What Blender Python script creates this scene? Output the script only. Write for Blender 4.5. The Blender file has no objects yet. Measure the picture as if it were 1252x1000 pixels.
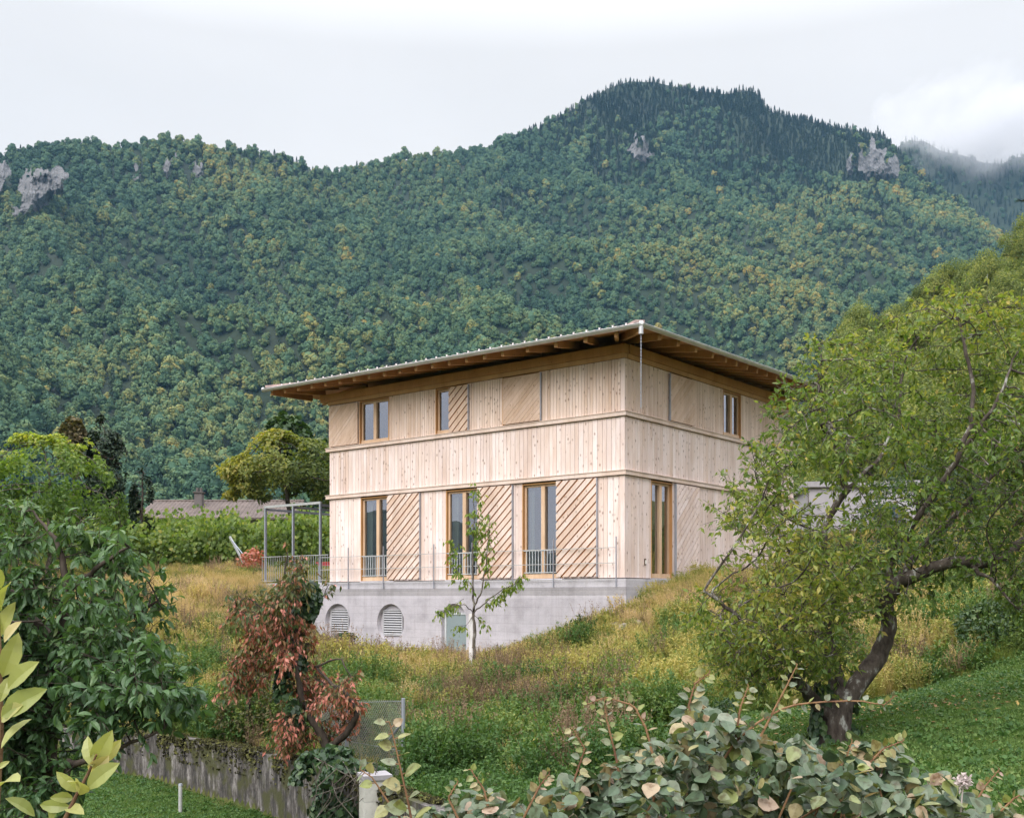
import bpy, math, random
import numpy as np
from mathutils import Vector, Matrix, noise

SC = bpy.context.scene
COL = SC.collection
rng = np.random.default_rng(11)
random.seed(5)

# ------------------------------------------------------------------ camera
FPX, CX, HY = 1330.0, 626.0, 732.0          # focal length / principal column / horizon row, in photo pixels
cam_d = bpy.data.cameras.new("camera")
cam = bpy.data.objects.new("camera", cam_d)
COL.objects.link(cam)
cam.rotation_euler = (math.radians(90), 0, 0)
cam_d.sensor_width = 36.0
cam_d.lens = 36.0 * FPX / 1252.0
cam_d.shift_y = (HY - 500.0) / 1252.0
cam_d.clip_start = 0.1
cam_d.clip_end = 20000
SC.camera = cam

# ------------------------------------------------------------------ sky and sun
SUN_EL, SUN_AZ = math.radians(40), math.radians(-147)     # behind the camera, to the left
world = bpy.data.worlds.new("World")
SC.world = world
world.use_nodes = True
wn, wl = world.node_tree.nodes, world.node_tree.links
wn.clear()
w_out = wn.new("ShaderNodeOutputWorld")
w_bg = wn.new("ShaderNodeBackground")
w_bg.inputs["Strength"].default_value = 0.1
sky = wn.new("ShaderNodeTexSky")
sky.sky_type = 'NISHITA'
sky.sun_disc = False
sky.sun_elevation = SUN_EL
sky.sun_rotation = SUN_AZ
tc = wn.new("ShaderNodeTexCoord")
sep = wn.new("ShaderNodeSeparateXYZ")
wl.new(tc.outputs["Generated"], sep.inputs[0])
# an overcast sky is about three times brighter overhead than at the horizon
ovr = wn.new("ShaderNodeValToRGB")
e = ovr.color_ramp.elements
e[0].position = 0.0; e[0].color = (.442, .436, .438, 1)
e[1].position = 1.0; e[1].color = (2.0, 2.0, 2.12, 1)
m_ = e.new(.22); m_.color = (.452, .445, .446, 1)
m_ = e.new(.45); m_.color = (.454, .447, .447, 1)
m_ = e.new(.62); m_.color = (1.05, 1.05, 1.07, 1)
wl.new(sep.outputs["Z"], ovr.inputs[0])
nz = wn.new("ShaderNodeTexNoise")
nz.inputs["Scale"].default_value = 3.2
nz.inputs["Detail"].default_value = 5
nz.inputs["Roughness"].default_value = .55
mp = wn.new("ShaderNodeMapping"); mp.inputs["Scale"].default_value = (1, 1, 2.4)
wl.new(tc.outputs["Generated"], mp.inputs[0]); wl.new(mp.outputs[0], nz.inputs["Vector"])
mr = wn.new("ShaderNodeMapRange")
mr.inputs["From Min"].default_value = .3; mr.inputs["From Max"].default_value = .7
mr.inputs["To Min"].default_value = 9.45; mr.inputs["To Max"].default_value = 10.1
wl.new(nz.outputs[0], mr.inputs[0])
mul = wn.new("ShaderNodeMix"); mul.data_type = 'RGBA'; mul.blend_type = 'MULTIPLY'
mul.inputs[0].default_value = 1
wl.new(ovr.outputs[0], mul.inputs[6]); wl.new(mr.outputs[0], mul.inputs[7])
mx = wn.new("ShaderNodeMix"); mx.data_type = 'RGBA'
mx.inputs[0].default_value = .95
wl.new(sky.outputs[0], mx.inputs[6]); wl.new(mul.outputs[2], mx.inputs[7])
wl.new(mx.outputs[2], w_bg.inputs[0]); wl.new(w_bg.outputs[0], w_out.inputs[0])

sun_d = bpy.data.lights.new("sun", 'SUN')
sun_d.energy = 1.5
sun_d.angle = math.radians(42)
sun_d.color = (1, .97, .935)
sun = bpy.data.objects.new("sun", sun_d)
COL.objects.link(sun)
_s = Vector((math.sin(SUN_AZ) * math.cos(SUN_EL), math.cos(SUN_AZ) * math.cos(SUN_EL), math.sin(SUN_EL)))
sun.rotation_euler = _s.to_track_quat('Z', 'Y').to_euler()
sun.location = (-20, -30, 60)

SC.view_settings.view_transform = 'Standard'
SC.view_settings.look = 'None'
SC.view_settings.exposure = 1.2
SC.view_settings.gamma = 1
cy = SC.cycles
cy.max_bounces = 6; cy.diffuse_bounces = 3; cy.glossy_bounces = 3; cy.transmission_bounces = 4
cy.transparent_max_bounces = 12; cy.volume_bounces = 2
cy.sample_clamp_indirect = 4
cy.use_denoising = True
cy.caustics_reflective = False; cy.caustics_refractive = False


def P(px, py, Y):
    """photo pixel at depth Y -> a point in the world"""
    return np.array([(px - CX) / FPX * Y, Y, (HY - py) / FPX * Y])


def project(p):
    p = np.asarray(p, float)
    return CX + FPX * p[..., 0] / p[..., 1], HY - FPX * p[..., 2] / p[..., 1]


# ------------------------------------------------------------------ mesh helpers
class MB:
    """collects faces; build() links them as ONE mesh object"""
    def __init__(s):
        s.V, s.Q, s.T, s.tint, s.n = [], [], [], [], 0

    def add(s, V, Q=None, T=None, tint=0.5):
        V = np.asarray(V, np.float32).reshape(-1, 3)
        if Q is not None and len(Q): s.Q.append(np.asarray(Q, np.int32).reshape(-1, 4) + s.n)
        if T is not None and len(T): s.T.append(np.asarray(T, np.int32).reshape(-1, 3) + s.n)
        s.V.append(V)
        s.tint.append(np.broadcast_to(np.asarray(tint, np.float32), (len(V),)))
        s.n += len(V)

    def box(s, a, b, tint=0.5):
        x0, y0, z0 = a; x1, y1, z1 = b
        V = [(x0, y0, z0), (x1, y0, z0), (x1, y1, z0), (x0, y1, z0), (x0, y0, z1), (x1, y0, z1), (x1, y1, z1), (x0, y1, z1)]
        s.add(V, [(0, 3, 2, 1), (4, 5, 6, 7), (0, 1, 5, 4), (1, 2, 6, 5), (2, 3, 7, 6), (3, 0, 4, 7)], tint=tint)

    def hexa(s, V8, tint=0.5):
        s.add(V8, [(0, 3, 2, 1), (4, 5, 6, 7), (0, 1, 5, 4), (1, 2, 6, 5), (2, 3, 7, 6), (3, 0, 4, 7)], tint=tint)

    def beam(s, p, q, w, h, tint=0.5, up=(0, 0, 1)):
        """rectangular bar from p to q"""
        p, q = np.array(p, float), np.array(q, float)
        d = q - p; d /= np.linalg.norm(d)
        x = np.cross(d, up)
        if np.linalg.norm(x) < 1e-5: x = np.cross(d, (1, 0, 0))
        x /= np.linalg.norm(x); z = np.cross(x, d)
        c = [(-w / 2, -h / 2), (w / 2, -h / 2), (w / 2, h / 2), (-w / 2, h / 2)]
        s.hexa([p + x * a + z * b for a, b in c] + [q + x * a + z * b for a, b in c], tint)

    def tubes(s, P0, P1, r0, r1, sides=6, tint=0.5, caps=False):
        P0, P1 = np.atleast_2d(P0).astype(float), np.atleast_2d(P1).astype(float)
        n = len(P0)
        r0 = np.broadcast_to(r0, (n,)); r1 = np.broadcast_to(r1, (n,))
        d = P1 - P0
        d /= np.maximum(np.linalg.norm(d, axis=1, keepdims=True), 1e-9)
        ref = np.where(np.abs(d[:, 2:3]) > .9, np.array([[1., 0, 0]]), np.array([[0, 0, 1.]]))
        x = np.cross(d, ref); x /= np.linalg.norm(x, axis=1, keepdims=True)
        y = np.cross(d, x)
        a = np.arange(sides) / sides * 2 * np.pi
        ring = x[:, None] * np.cos(a)[None, :, None] + y[:, None] * np.sin(a)[None, :, None]
        V = np.concatenate([P0[:, None] + ring * r0[:, None, None], P1[:, None] + ring * r1[:, None, None]], 1)
        k = np.arange(sides); k2 = (k + 1) % sides
        f = np.stack([k, k2, k2 + sides, k + sides], 1)
        Q = (f[None] + (np.arange(n) * 2 * sides)[:, None, None]).reshape(-1, 4)
        t = np.repeat(np.broadcast_to(tint, (n,)), 2 * sides)
        T = None
        if caps:
            g = np.array([(0, i + 1, i) for i in range(1, sides - 1)] + [(sides, sides + i, sides + i + 1) for i in range(1, sides - 1)])
            T = (g[None] + (np.arange(n) * 2 * sides)[:, None, None]).reshape(-1, 3)
        s.add(V.reshape(-1, 3), Q, T, tint=t)

    def path(s, pts, r, sides=8, tint=0.5):
        """one smooth skin along a polyline"""
        pts = np.asarray(pts, float); n = len(pts)
        r = np.broadcast_to(r, (n,))
        d = np.gradient(pts, axis=0)
        d /= np.linalg.norm(d, axis=1, keepdims=True)
        x = np.cross(d[0], (0.13, .2, .97)); x /= np.linalg.norm(x)
        V = []
        a = np.arange(sides) / sides * 2 * np.pi
        for i in range(n):
            x = x - d[i] * np.dot(x, d[i]); x /= np.linalg.norm(x)
            y = np.cross(d[i], x)
            V.append(pts[i] + (np.cos(a)[:, None] * x + np.sin(a)[:, None] * y) * r[i])
        V = np.concatenate(V)
        Q = [(i * sides + k, i * sides + (k + 1) % sides, (i + 1) * sides + (k + 1) % sides, (i + 1) * sides + k) for i in range(n - 1) for k in range(sides)]
        T = [(0, k + 1, k) for k in range(1, sides - 1)] + [((n - 1) * sides, (n - 1) * sides + k, (n - 1) * sides + k + 1) for k in range(1, sides - 1)]
        s.add(V, Q, T, tint=tint)

    def cards(s, tmpl, pos, y, nrm, size, tint, width=1.0):
        """one small leaf-like piece per position: y = along the leaf, nrm = its rough normal"""
        TV, TQ, TT = tmpl
        TV = np.asarray(TV, float)
        y = y / np.maximum(np.linalg.norm(y, axis=1, keepdims=True), 1e-9)
        x = np.cross(y, nrm); x /= np.maximum(np.linalg.norm(x, axis=1, keepdims=True), 1e-9)
        z = np.cross(x, y)
        n = len(pos)
        size = np.broadcast_to(size, (n,))
        V = pos[:, None] + size[:, None, None] * (TV[None, :, 0, None] * width * x[:, None] + TV[None, :, 1, None] * y[:, None] + TV[None, :, 2, None] * z[:, None])
        k = len(TV)
        off = (np.arange(n) * k)[:, None, None]
        Q = (np.asarray(TQ)[None] + off).reshape(-1, 4) if len(TQ) else None
        T = (np.asarray(TT)[None] + off).reshape(-1, 3) if len(TT) else None
        s.add(V.reshape(-1, 3), Q, T, tint=np.repeat(np.broadcast_to(tint, (n,)), k))

    def build(s, name, mat, parent=None, smooth=False, link=True):
        me = bpy.data.meshes.new(name)
        V = np.concatenate(s.V)
        Q = np.concatenate(s.Q) if s.Q else np.zeros((0, 4), np.int32)
        T = np.concatenate(s.T) if s.T else np.zeros((0, 3), np.int32)
        me.vertices.add(len(V)); me.vertices.foreach_set("co", V.ravel())
        nl = Q.size + T.size
        me.loops.add(nl); me.loops.foreach_set("vertex_index", np.concatenate([Q.ravel(), T.ravel()]).astype(np.int32))
        me.polygons.add(len(Q) + len(T))
        st = np.concatenate([np.arange(len(Q)) * 4, Q.size + np.arange(len(T)) * 3]).astype(np.int32)
        me.polygons.foreach_set("loop_start", st)
        me.polygons.foreach_set("use_smooth", np.full(len(Q) + len(T), bool(smooth)))
        at = me.attributes.new("tint", 'FLOAT', 'POINT')
        at.data.foreach_set("value", np.concatenate(s.tint).astype(np.float32))
        me.update(calc_edges=True); me.validate()
        me.materials.append(mat)
        o = bpy.data.objects.new(name, me)
        if link: COL.objects.link(o)
        if parent is not None: o.parent = parent
        return o


def tag(o, label=None, cat=None, group=None, kind=None):
    if label: o['label'] = label
    if cat: o['category'] = cat
    if group: o['group'] = group
    if kind: o['kind'] = kind
    return o


def empty(name, loc, label, cat, rz=0.0, group=None):
    o = bpy.data.objects.new(name, None)
    COL.objects.link(o)
    o.empty_display_size = .3
    o.location = loc; o.rotation_euler = (0, 0, rz)
    return tag(o, label, cat, group)


def copy_tree(o, parent=None):
    c = o.copy(); COL.objects.link(c)
    if parent is not None: c.parent = parent
    for ch in list(o.children): copy_tree(ch, c)
    return c


# ------------------------------------------------------------------ materials
def mat_new(name):
    m = bpy.data.materials.new(name); m.use_nodes = True
    nt = m.node_tree
    return m, nt, nt.nodes, nt.links, nt.nodes["Principled BSDF"]


def ramp(n, stops):
    r = n.new("ShaderNodeValToRGB")
    el = r.color_ramp.elements
    while len(el) < len(stops): el.new(.5)
    for k, (p, c) in enumerate(stops):
        el[k].position = p; el[k].color = (*c, 1)
    return r


def math_node(n, l, op, a, b):
    m = n.new("ShaderNodeMath"); m.operation = op
    for i, v in enumerate((a, b)):
        if isinstance(v, (int, float)): m.inputs[i].default_value = v
        else: l.new(v, m.inputs[i])
    return m.outputs[0]


def mixc(n, l, fac, a, b, mode='MIX'):
    m = n.new("ShaderNodeMix"); m.data_type = 'RGBA'; m.blend_type = mode
    for i, v in ((0, fac), (6, a), (7, b)):
        if isinstance(v, (int, float)): m.inputs[i].default_value = v
        elif isinstance(v, tuple): m.inputs[i].default_value = (*v, 1)
        else: l.new(v, m.inputs[i])
    return m.outputs[2]


def noise_node(n, l, scale, detail=4, vec=None, stretch=None, rough=.55):
    t = n.new("ShaderNodeTexNoise")
    t.inputs["Scale"].default_value = scale; t.inputs["Detail"].default_value = detail; t.inputs["Roughness"].default_value = rough
    if vec is None:
        c = n.new("ShaderNodeTexCoord"); vec = c.outputs["Object"]
    if stretch:
        mm = n.new("ShaderNodeMapping"); mm.inputs["Scale"].default_value = stretch
        l.new(vec, mm.inputs[0]); vec = mm.outputs[0]
    l.new(vec, t.inputs["Vector"])
    return t.outputs[0]


def leaf_mat(name, stops, rough=.5, trans=.3, instanced=False, spec=.35, blotch=0.0, own=.35):
    """stops: colours over the leaf's own tint (0..1)"""
    m, nt, n, l, b = mat_new(name)
    a = n.new("ShaderNodeAttribute"); a.attribute_name = "tint"
    fac = a.outputs["Fac"]
    if instanced:
        a2 = n.new("ShaderNodeAttribute"); a2.attribute_type = 'INSTANCER'; a2.attribute_name = "itint"
        fac = math_node(n, l, 'ADD', math_node(n, l, 'MULTIPLY', fac, own), a2.outputs["Fac"])
    r = ramp(n, stops); l.new(fac, r.inputs[0])
    b.inputs["Roughness"].default_value = rough
    b.inputs["Specular IOR Level"].default_value = spec
    base_c = r.outputs[0]
    if blotch:
        br_ = ramp(n, [(.34, (.55, .46, .36)), (.5, (1, 1, 1)), (.68, (1.12, 1.12, 1.1))]); l.new(noise_node(n, l, blotch, 4), br_.inputs[0])
        base_c = mixc(n, l, 1.0, base_c, br_.outputs[0], 'MULTIPLY')
    l.new(base_c, b.inputs["Base Color"])
    if trans:
        tr = n.new("ShaderNodeBsdfTranslucent")
        hs = mixc(n, l, 1.0, base_c, (1.25, 1.3, .55), 'MULTIPLY')
        l.new(hs, tr.inputs[0])
        mx = n.new("ShaderNodeMixShader"); mx.inputs[0].default_value = trans
        l.new(b.outputs[0], mx.inputs[1]); l.new(tr.outputs[0], mx.inputs[2])
        l.new(mx.outputs[0], n["Material Output"].inputs[0])
    return m


def plain_mat(name, col, rough=.6, metal=0.0, var=.12, scale=6.0, col2=None, bump=0.0):
    m, nt, n, l, b = mat_new(name)
    f = noise_node(n, l, scale, 5)
    c2 = col2 or tuple(x * (1 - var * 2) for x in col)
    r = ramp(n, [(.3, c2), (.7, col)]); l.new(f, r.inputs[0])
    l.new(r.outputs[0], b.inputs["Base Color"])
    b.inputs["Roughness"].default_value = rough; b.inputs["Metallic"].default_value = metal
    if bump:
        bp = n.new("ShaderNodeBump"); bp.inputs["Strength"].default_value = bump; bp.inputs["Distance"].default_value = .02
        l.new(noise_node(n, l, scale * 6, 4), bp.inputs["Height"]); l.new(bp.outputs[0], b.inputs["Normal"])
    return m


def wood_mat(name, pale, tan, knot=(.16, .075, .035), knots=1.0, rough=.75):
    """boards: tone from each board's own tint, grain, knots"""
    m, nt, n, l, b = mat_new(name)
    a = n.new("ShaderNodeAttribute"); a.attribute_name = "tint"
    tcn = n.new("ShaderNodeTexCoord")
    r = ramp(n, [(0, tan), (.55, pale), (1, tuple(min(.86, x * 1.08) for x in pale))]); l.new(a.outputs["Fac"], r.inputs[0])
    # every board takes its grain from its own slice of the texture
    cmb = n.new("ShaderNodeCombineXYZ")
    off = math_node(n, l, 'MULTIPLY', a.outputs["Fac"], 40.0)
    l.new(off, cmb.inputs[0]); l.new(off, cmb.inputs[2])
    va = n.new("ShaderNodeVectorMath"); va.operation = 'ADD'
    l.new(tcn.outputs["Object"], va.inputs[0]); l.new(cmb.outputs[0], va.inputs[1])
    g = noise_node(n, l, 1.0, 6, va.outputs[0], (34, 34, 2.2), .65)
    gr = ramp(n, [(.3, (.88, .86, .85)), (.6, (1, 1, 1))]); l.new(g, gr.inputs[0])
    c = mixc(n, l, 1.0, r.outputs[0], gr.outputs[0], 'MULTIPLY')
    blot = noise_node(n, l, 1.4, 3, va.outputs[0], (1, 1, .5))
    br = ramp(n, [(.35, (.92, .86, .80)), (.65, (1.03, 1.02, 1.02))]); l.new(blot, br.inputs[0])
    c = mixc(n, l, 1.0, c, br.outputs[0], 'MULTIPLY')
    wth = noise_node(n, l, 1.0, 4, tcn.outputs['Object'], (1.6, 1.6, .30), .6)
    wr = ramp(n, [(.36, (.86, .83, .81)), (.55, (1, 1, 1)), (.72, (1.04, 1.04, 1.05))]); l.new(wth, wr.inputs[0])
    c = mixc(n, l, 1.0, c, wr.outputs[0], 'MULTIPLY')
    if knots:
        v = n.new("ShaderNodeTexVoronoi"); v.feature = 'F1'
        v.inputs["Scale"].default_value = 1.0
        mm = n.new("ShaderNodeMapping"); mm.inputs["Scale"].default_value = (8.5, 8.5, 5.2)
        l.new(va.outputs[0], mm.inputs[0]); l.new(mm.outputs[0], v.inputs["Vector"])
        kr = ramp(n, [(.10 * knots, (1, 1, 1)), (.19 * knots, (.45, .45, .45)), (.29 * knots, (0, 0, 0))])
        l.new(v.outputs["Distance"], kr.inputs[0])
        sp = n.new("ShaderNodeSeparateColor"); l.new(v.outputs["Color"], sp.inputs[0])
        pick = math_node(n, l, 'LESS_THAN', sp.outputs[0], .58)
        kf = math_node(n, l, 'MULTIPLY', kr.outputs[0], pick)
        kf = math_node(n, l, 'MULTIPLY', kf, .68)
        c = mixc(n, l, kf, c, knot)
    l.new(c, b.inputs["Base Color"])
    b.inputs["Roughness"].default_value = rough; b.inputs["Specular IOR Level"].default_value = .25
    return m


def bark_mat(name, c1, c2, c3=None, scale=9.0):
    m, nt, n, l, b = mat_new(name)
    f = noise_node(n, l, scale, 6, None, (1, 1, .45), .65)
    st = [(.32, c1), (.56, c2)]
    if c3: st.append((.66, c3))
    r = ramp(n, st); l.new(f, r.inputs[0]); l.new(r.outputs[0], b.inputs["Base Color"])
    b.inputs["Roughness"].default_value = .9; b.inputs["Specular IOR Level"].default_value = .15
    bp = n.new("ShaderNodeBump"); bp.inputs["Strength"].default_value = .7; bp.inputs["Distance"].default_value = .03
    l.new(f, bp.inputs["Height"]); l.new(bp.outputs[0], b.inputs["Normal"])
    return m


# ------------------------------------------------------------------ scatter: one object whose points carry instances ("stuff")
def scatter(name, pts, protos, kind, scale, tint, rot=None):
    pts = np.asarray(pts, np.float32); N = len(pts)
    pc = bpy.data.collections.new(name + "_kinds")
    order = sorted(range(len(protos)), key=lambda i: protos[i].name)
    for p in protos: pc.objects.link(p)
    inv = np.empty(len(protos), np.int32)
    for pos, i in enumerate(order): inv[i] = pos
    me = bpy.data.meshes.new(name)
    me.vertices.add(N); me.vertices.foreach_set("co", pts.ravel())
    if rot is None:
        rot = np.zeros((N, 3), np.float32); rot[:, 2] = rng.uniform(0, 6.283, N)
    for nm, ty, d, key in (("irot", 'FLOAT_VECTOR', np.asarray(rot, np.float32).ravel(), "vector"), ("iscale", 'FLOAT', np.asarray(scale, np.float32), "value"),
                           ("itint", 'FLOAT', np.asarray(tint, np.float32), "value"), ("ikind", 'INT', inv[np.asarray(kind, np.int32)], "value")):
        at = me.attributes.new(nm, ty, 'POINT'); at.data.foreach_set(key, d)
    me.update()
    o = bpy.data.objects.new(name, me); COL.objects.link(o)
    ng = bpy.data.node_groups.new(name, 'GeometryNodeTree')
    ng.interface.new_socket("Geometry", in_out='INPUT', socket_type='NodeSocketGeometry')
    ng.interface.new_socket("Geometry", in_out='OUTPUT', socket_type='NodeSocketGeometry')
    n, l = ng.nodes, ng.links
    gi, go = n.new("NodeGroupInput"), n.new("NodeGroupOutput")
    ci = n.new("GeometryNodeCollectionInfo"); ci.inputs[0].default_value = pc
    ci.inputs["Separate Children"].default_value = True; ci.inputs["Reset Children"].default_value = True
    ip = n.new("GeometryNodeInstanceOnPoints")
    def attr(nm, ty):
        a = n.new("GeometryNodeInputNamedAttribute"); a.data_type = ty; a.inputs[0].default_value = nm
        return a.outputs[0]
    er = n.new("FunctionNodeEulerToRotation")
    l.new(attr("irot", 'FLOAT_VECTOR'), er.inputs[0])
    l.new(gi.outputs[0], ip.inputs["Points"]); l.new(ci.outputs[0], ip.inputs["Instance"])
    ip.inputs["Pick Instance"].default_value = True
    l.new(attr("ikind", 'INT'), ip.inputs["Instance Index"])
    l.new(er.outputs[0], ip.inputs["Rotation"]); l.new(attr("iscale", 'FLOAT'), ip.inputs["Scale"])
    l.new(ip.outputs[0], go.inputs[0])
    md = o.modifiers.new("scatter", 'NODES'); md.node_group = ng
    o['kind'] = 'stuff'
    return o


# leaf shapes: x across, y along, z up
LEAF = ([(0, 0, 0), (.27, .42, .05), (0, 1, -.04), (-.27, .42, .05), (0, .45, -.04)], [(0, 1, 2, 4), (0, 4, 2, 3)], [])
QUAD = ([(-.5, -.5, 0), (.5, -.5, .06), (.5, .5, 0), (-.5, .5, .06)], [(0, 1, 2, 3)], [])
_a = [(0, 0), (.26, .05), (.46, .28), (.45, .52), (.25, .82), (0, 1.06)]
ROUND = ([(x, y, .10 * abs(x) - .10 * (y - .5) ** 2) for x, y in _a] + [(-x, y, .10 * abs(x) - .10 * (y - .5) ** 2) for x, y in _a[1:5]] + [(0, .3, -.03), (0, .62, -.04)],
         [(0, 1, 2, 10), (10, 2, 3, 11), (11, 3, 4, 5), (0, 10, 7, 6), (10, 11, 8, 7), (11, 5, 9, 8)], [])
_b = [(0, 0), (.12, .12), (.24, .35), (.26, .58), (.15, .85), (0, 1.0)]
LONG = ([(x, y, .22 * abs(x) - .35 * (y - .3) ** 2) for x, y in _b] + [(-x, y, .22 * abs(x) - .35 * (y - .3) ** 2) for x, y in _b[1:5]] + [(0, .35, -.02), (0, .62, -.05)],
        [(0, 1, 2, 10), (10, 2, 3, 11), (11, 3, 4, 5), (0, 10, 7, 6), (10, 11, 8, 7), (11, 5, 9, 8)], [])


def rdir(n, r=None):
    r = r or rng
    v = r.normal(size=(n, 3)); return v / np.linalg.norm(v, axis=1, keepdims=True)


def unit(v): return v / np.maximum(np.linalg.norm(v, axis=-1, keepdims=True), 1e-9)


def nz3(p, s):
    """noise in about -1..1 at each point"""
    return np.array([noise.noise((float(a) * s, float(b) * s, float(c) * s)) for a, b, c in p])


def in_poly(x, y, poly):
    poly = np.asarray(poly, float); x = np.asarray(x); y = np.asarray(y)
    inside = np.zeros(x.shape, bool); j = len(poly) - 1
    for i in range(len(poly)):
        xi, yi = poly[i]; xj, yj = poly[j]
        c = ((yi > y) != (yj > y)) & (x < (xj - xi) * (y - yi) / (yj - yi + 1e-12) + xi)
        inside ^= c; j = i
    return inside


def edge_dist(x, y, poly):
    poly = np.asarray(poly, float); d = np.full(np.shape(x), 1e9)
    for i in range(len(poly)):
        a, b = poly[i], poly[(i + 1) % len(poly)]
        ab = b - a
        t = np.clip(((x - a[0]) * ab[0] + (y - a[1]) * ab[1]) / (ab @ ab), 0, 1)
        d = np.minimum(d, np.hypot(x - a[0] - t * ab[0], y - a[1] - t * ab[1]))
    return d


def crown_points(poly, Y, depth, n, round_px=80, lump=0.0, lump_scale=1.0, r=None):
    """points inside a crown of real depth whose outline, seen from the road, is poly"""
    r = r or rng
    poly = np.asarray(poly, float)
    lo, hi = poly.min(0), poly.max(0)
    out = []
    got = 0
    while got < n:
        x = r.uniform(lo[0], hi[0], n * 2); y = r.uniform(lo[1], hi[1], n * 2)
        ok = in_poly(x, y, poly); x, y = x[ok], y[ok]
        t = depth * np.sqrt(np.clip(edge_dist(x, y, poly) / round_px, 0, 1))
        yy = Y + t * r.uniform(-1, 1, len(x))
        p = np.stack([(x - CX) / FPX * yy, yy, (HY - y) / FPX * yy], 1)
        if lump:
            k = nz3(p, lump_scale) + r.uniform(-.5, .5, len(p)) * .5 > lump - .5
            p = p[k]
        out.append(p); got += len(p)
    return np.concatenate(out)[:n]


def grow(limbs, attr, step, infl, kill, iters=140):
    """space colonisation from hand-placed limbs; returns nodes, parents, own radii of the limbs"""
    N, par, rad = [], [], []
    for pts, ra in limbs:
        pts = np.asarray(pts, float)
        seg = np.linalg.norm(np.diff(pts, axis=0), axis=1); L = seg.sum()
        m = max(2, int(L / step) + 1)
        s = np.concatenate([[0], np.cumsum(seg)]) / L
        t = np.linspace(0, 1, m)
        q = np.stack([np.interp(t, s, pts[:, k]) for k in range(3)], 1)
        jit = rng.normal(size=q.shape) * step * .10; jit[0] = 0
        q = q + jit
        rr = np.interp(t, np.linspace(0, 1, len(ra)), ra)
        prev = -1
        if N:
            d = np.linalg.norm(np.array(N) - q[0], axis=1); prev = int(d.argmin())
        for k in range(m):
            N.append(q[k]); par.append(prev); rad.append(rr[k]); prev = len(N) - 1
    N = np.array(N)
    attr = attr.copy()
    d2 = ((attr[:, None] - N[None]) ** 2).sum(2)
    near = d2.argmin(1); nd = d2.min(1)
    for it in range(iters):
        alive = nd > kill ** 2
        attr, near, nd = attr[alive], near[alive], nd[alive]
        if not len(attr): break
        reach = infl if (nd < infl ** 2).any() else 1e9
        use = nd < reach ** 2
        ids = near[use]
        dirs = unit(attr[use] - N[ids])
        u, inv = np.unique(ids, return_inverse=True)
        acc = np.zeros((len(u), 3)); np.add.at(acc, inv, dirs)
        acc = unit(acc + rng.normal(size=acc.shape) * .12)
        new = N[u] + acc * step
        base = len(N)
        N = np.concatenate([N, new]); par += list(u); rad += [0.0] * len(u)
        d2 = ((attr[:, None] - new[None]) ** 2).sum(2)
        k = d2.argmin(1); v = d2.min(1)
        better = v < nd
        near = np.where(better, base + k, near); nd = np.where(better, v, nd)
    return N, np.array(par), np.array(rad)


def wood_mesh(N, par, rad, tip, power=2.3, sides=8, thin=0.0):
    """the wood as smooth tapering skins, one per chain of nodes"""
    n = len(N)
    acc = np.zeros(n)
    for i in range(n - 1, -1, -1):
        if acc[i] == 0: acc[i] = tip ** power
        if par[i] >= 0: acc[par[i]] += acc[i]
    r = np.maximum(np.minimum(acc ** (1 / power), np.where(rad > 0, 9, .05)), rad)
    kids = [[] for _ in range(n)]
    for i in range(n):
        if par[i] >= 0: kids[par[i]].append(i)
    mb = MB()
    starts = [(-1, i) for i in range(n) if par[i] < 0]
    while starts:
        p, i = starts.pop()
        ch = [i]
        while kids[ch[-1]]:
            k = sorted(kids[ch[-1]], key=lambda q: -(r[q] + (1 if rad[q] > 0 and q == ch[-1] + 1 else 0)))
            for q in k[1:]: starts.append((ch[-1], q))
            ch.append(k[0])
        rr = r[ch]
        pts = N[ch]
        if p >= 0:
            pts = np.concatenate([N[p:p + 1], pts]); rr = np.concatenate([[min(r[p], rr[0] * 1.25)], rr])
        if len(pts) < 2: continue
        big = rr.max()
        if big > tip * 5:
            k = np.ones(5) / 5
            rs = np.convolve(np.pad(rr, 2, mode='edge'), k, 'valid')
            rr = rs * (1 + .10 * np.array([noise.noise((a_ * 4, b_ * 4, c_ * 4)) for a_, b_, c_ in pts]))
        mb.path(pts, rr, sides if big > tip * 6 else (5 if big > tip * 2 else 4), tint=rng.uniform(0, 1))
    return mb, r, kids


def foliage(mb, N, par, sel, per, size, spread, tmpl=LEAF, droop=.35, tint=None, up=.8, width=1.0, wood=None, twigs=2):
    """short twigs on every thin node, leaves alternating along each"""
    idx = np.repeat(np.where(sel)[0], twigs)
    n = len(idx)
    tw = unit(N[idx] - N[np.maximum(par[idx], 0)])
    td = unit(tw * .6 + rdir(n) * .95 + [0, 0, .12])
    L = spread * rng.uniform(.6, 1.7, n)
    if wood is not None: wood.tubes(N[idx], N[idx] + td * L[:, None], .0028, .0016, 3, rng.uniform(0, 1, n))
    k = np.repeat(np.arange(n), per)
    t = rng.uniform(.15, 1.05, len(k))
    sag = np.array([0, 0, -1.0]) * (t ** 2 * L[k] * .25 * droop)[:, None]
    pos = N[idx][k] + td[k] * (L[k] * t)[:, None] + sag
    d = unit(td[k] * .5 + rdir(len(k)) * .75 + np.array([0, 0, -droop]))
    nr = unit(rdir(len(k)) * .75 + np.array([0, 0, up]))
    sz = size * rng.uniform(.55, 1.15, len(k))
    tt = np.clip(rng.normal(.5, .2, len(k)), 0, 1) if tint is None else tint(pos)
    mb.cards(tmpl, pos, d, nr, sz, tt, width)

# ================================================================== THE GROUND
WALL_XY = np.array([(-9.5, 22.6), (-6.34, 19.8), (-5.4, 18.6), (-3.77, 16.6), (-1.68, 13.3), (-.2, 10.6), (1.2, 8.4)])   # line of the retaining wall


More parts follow.
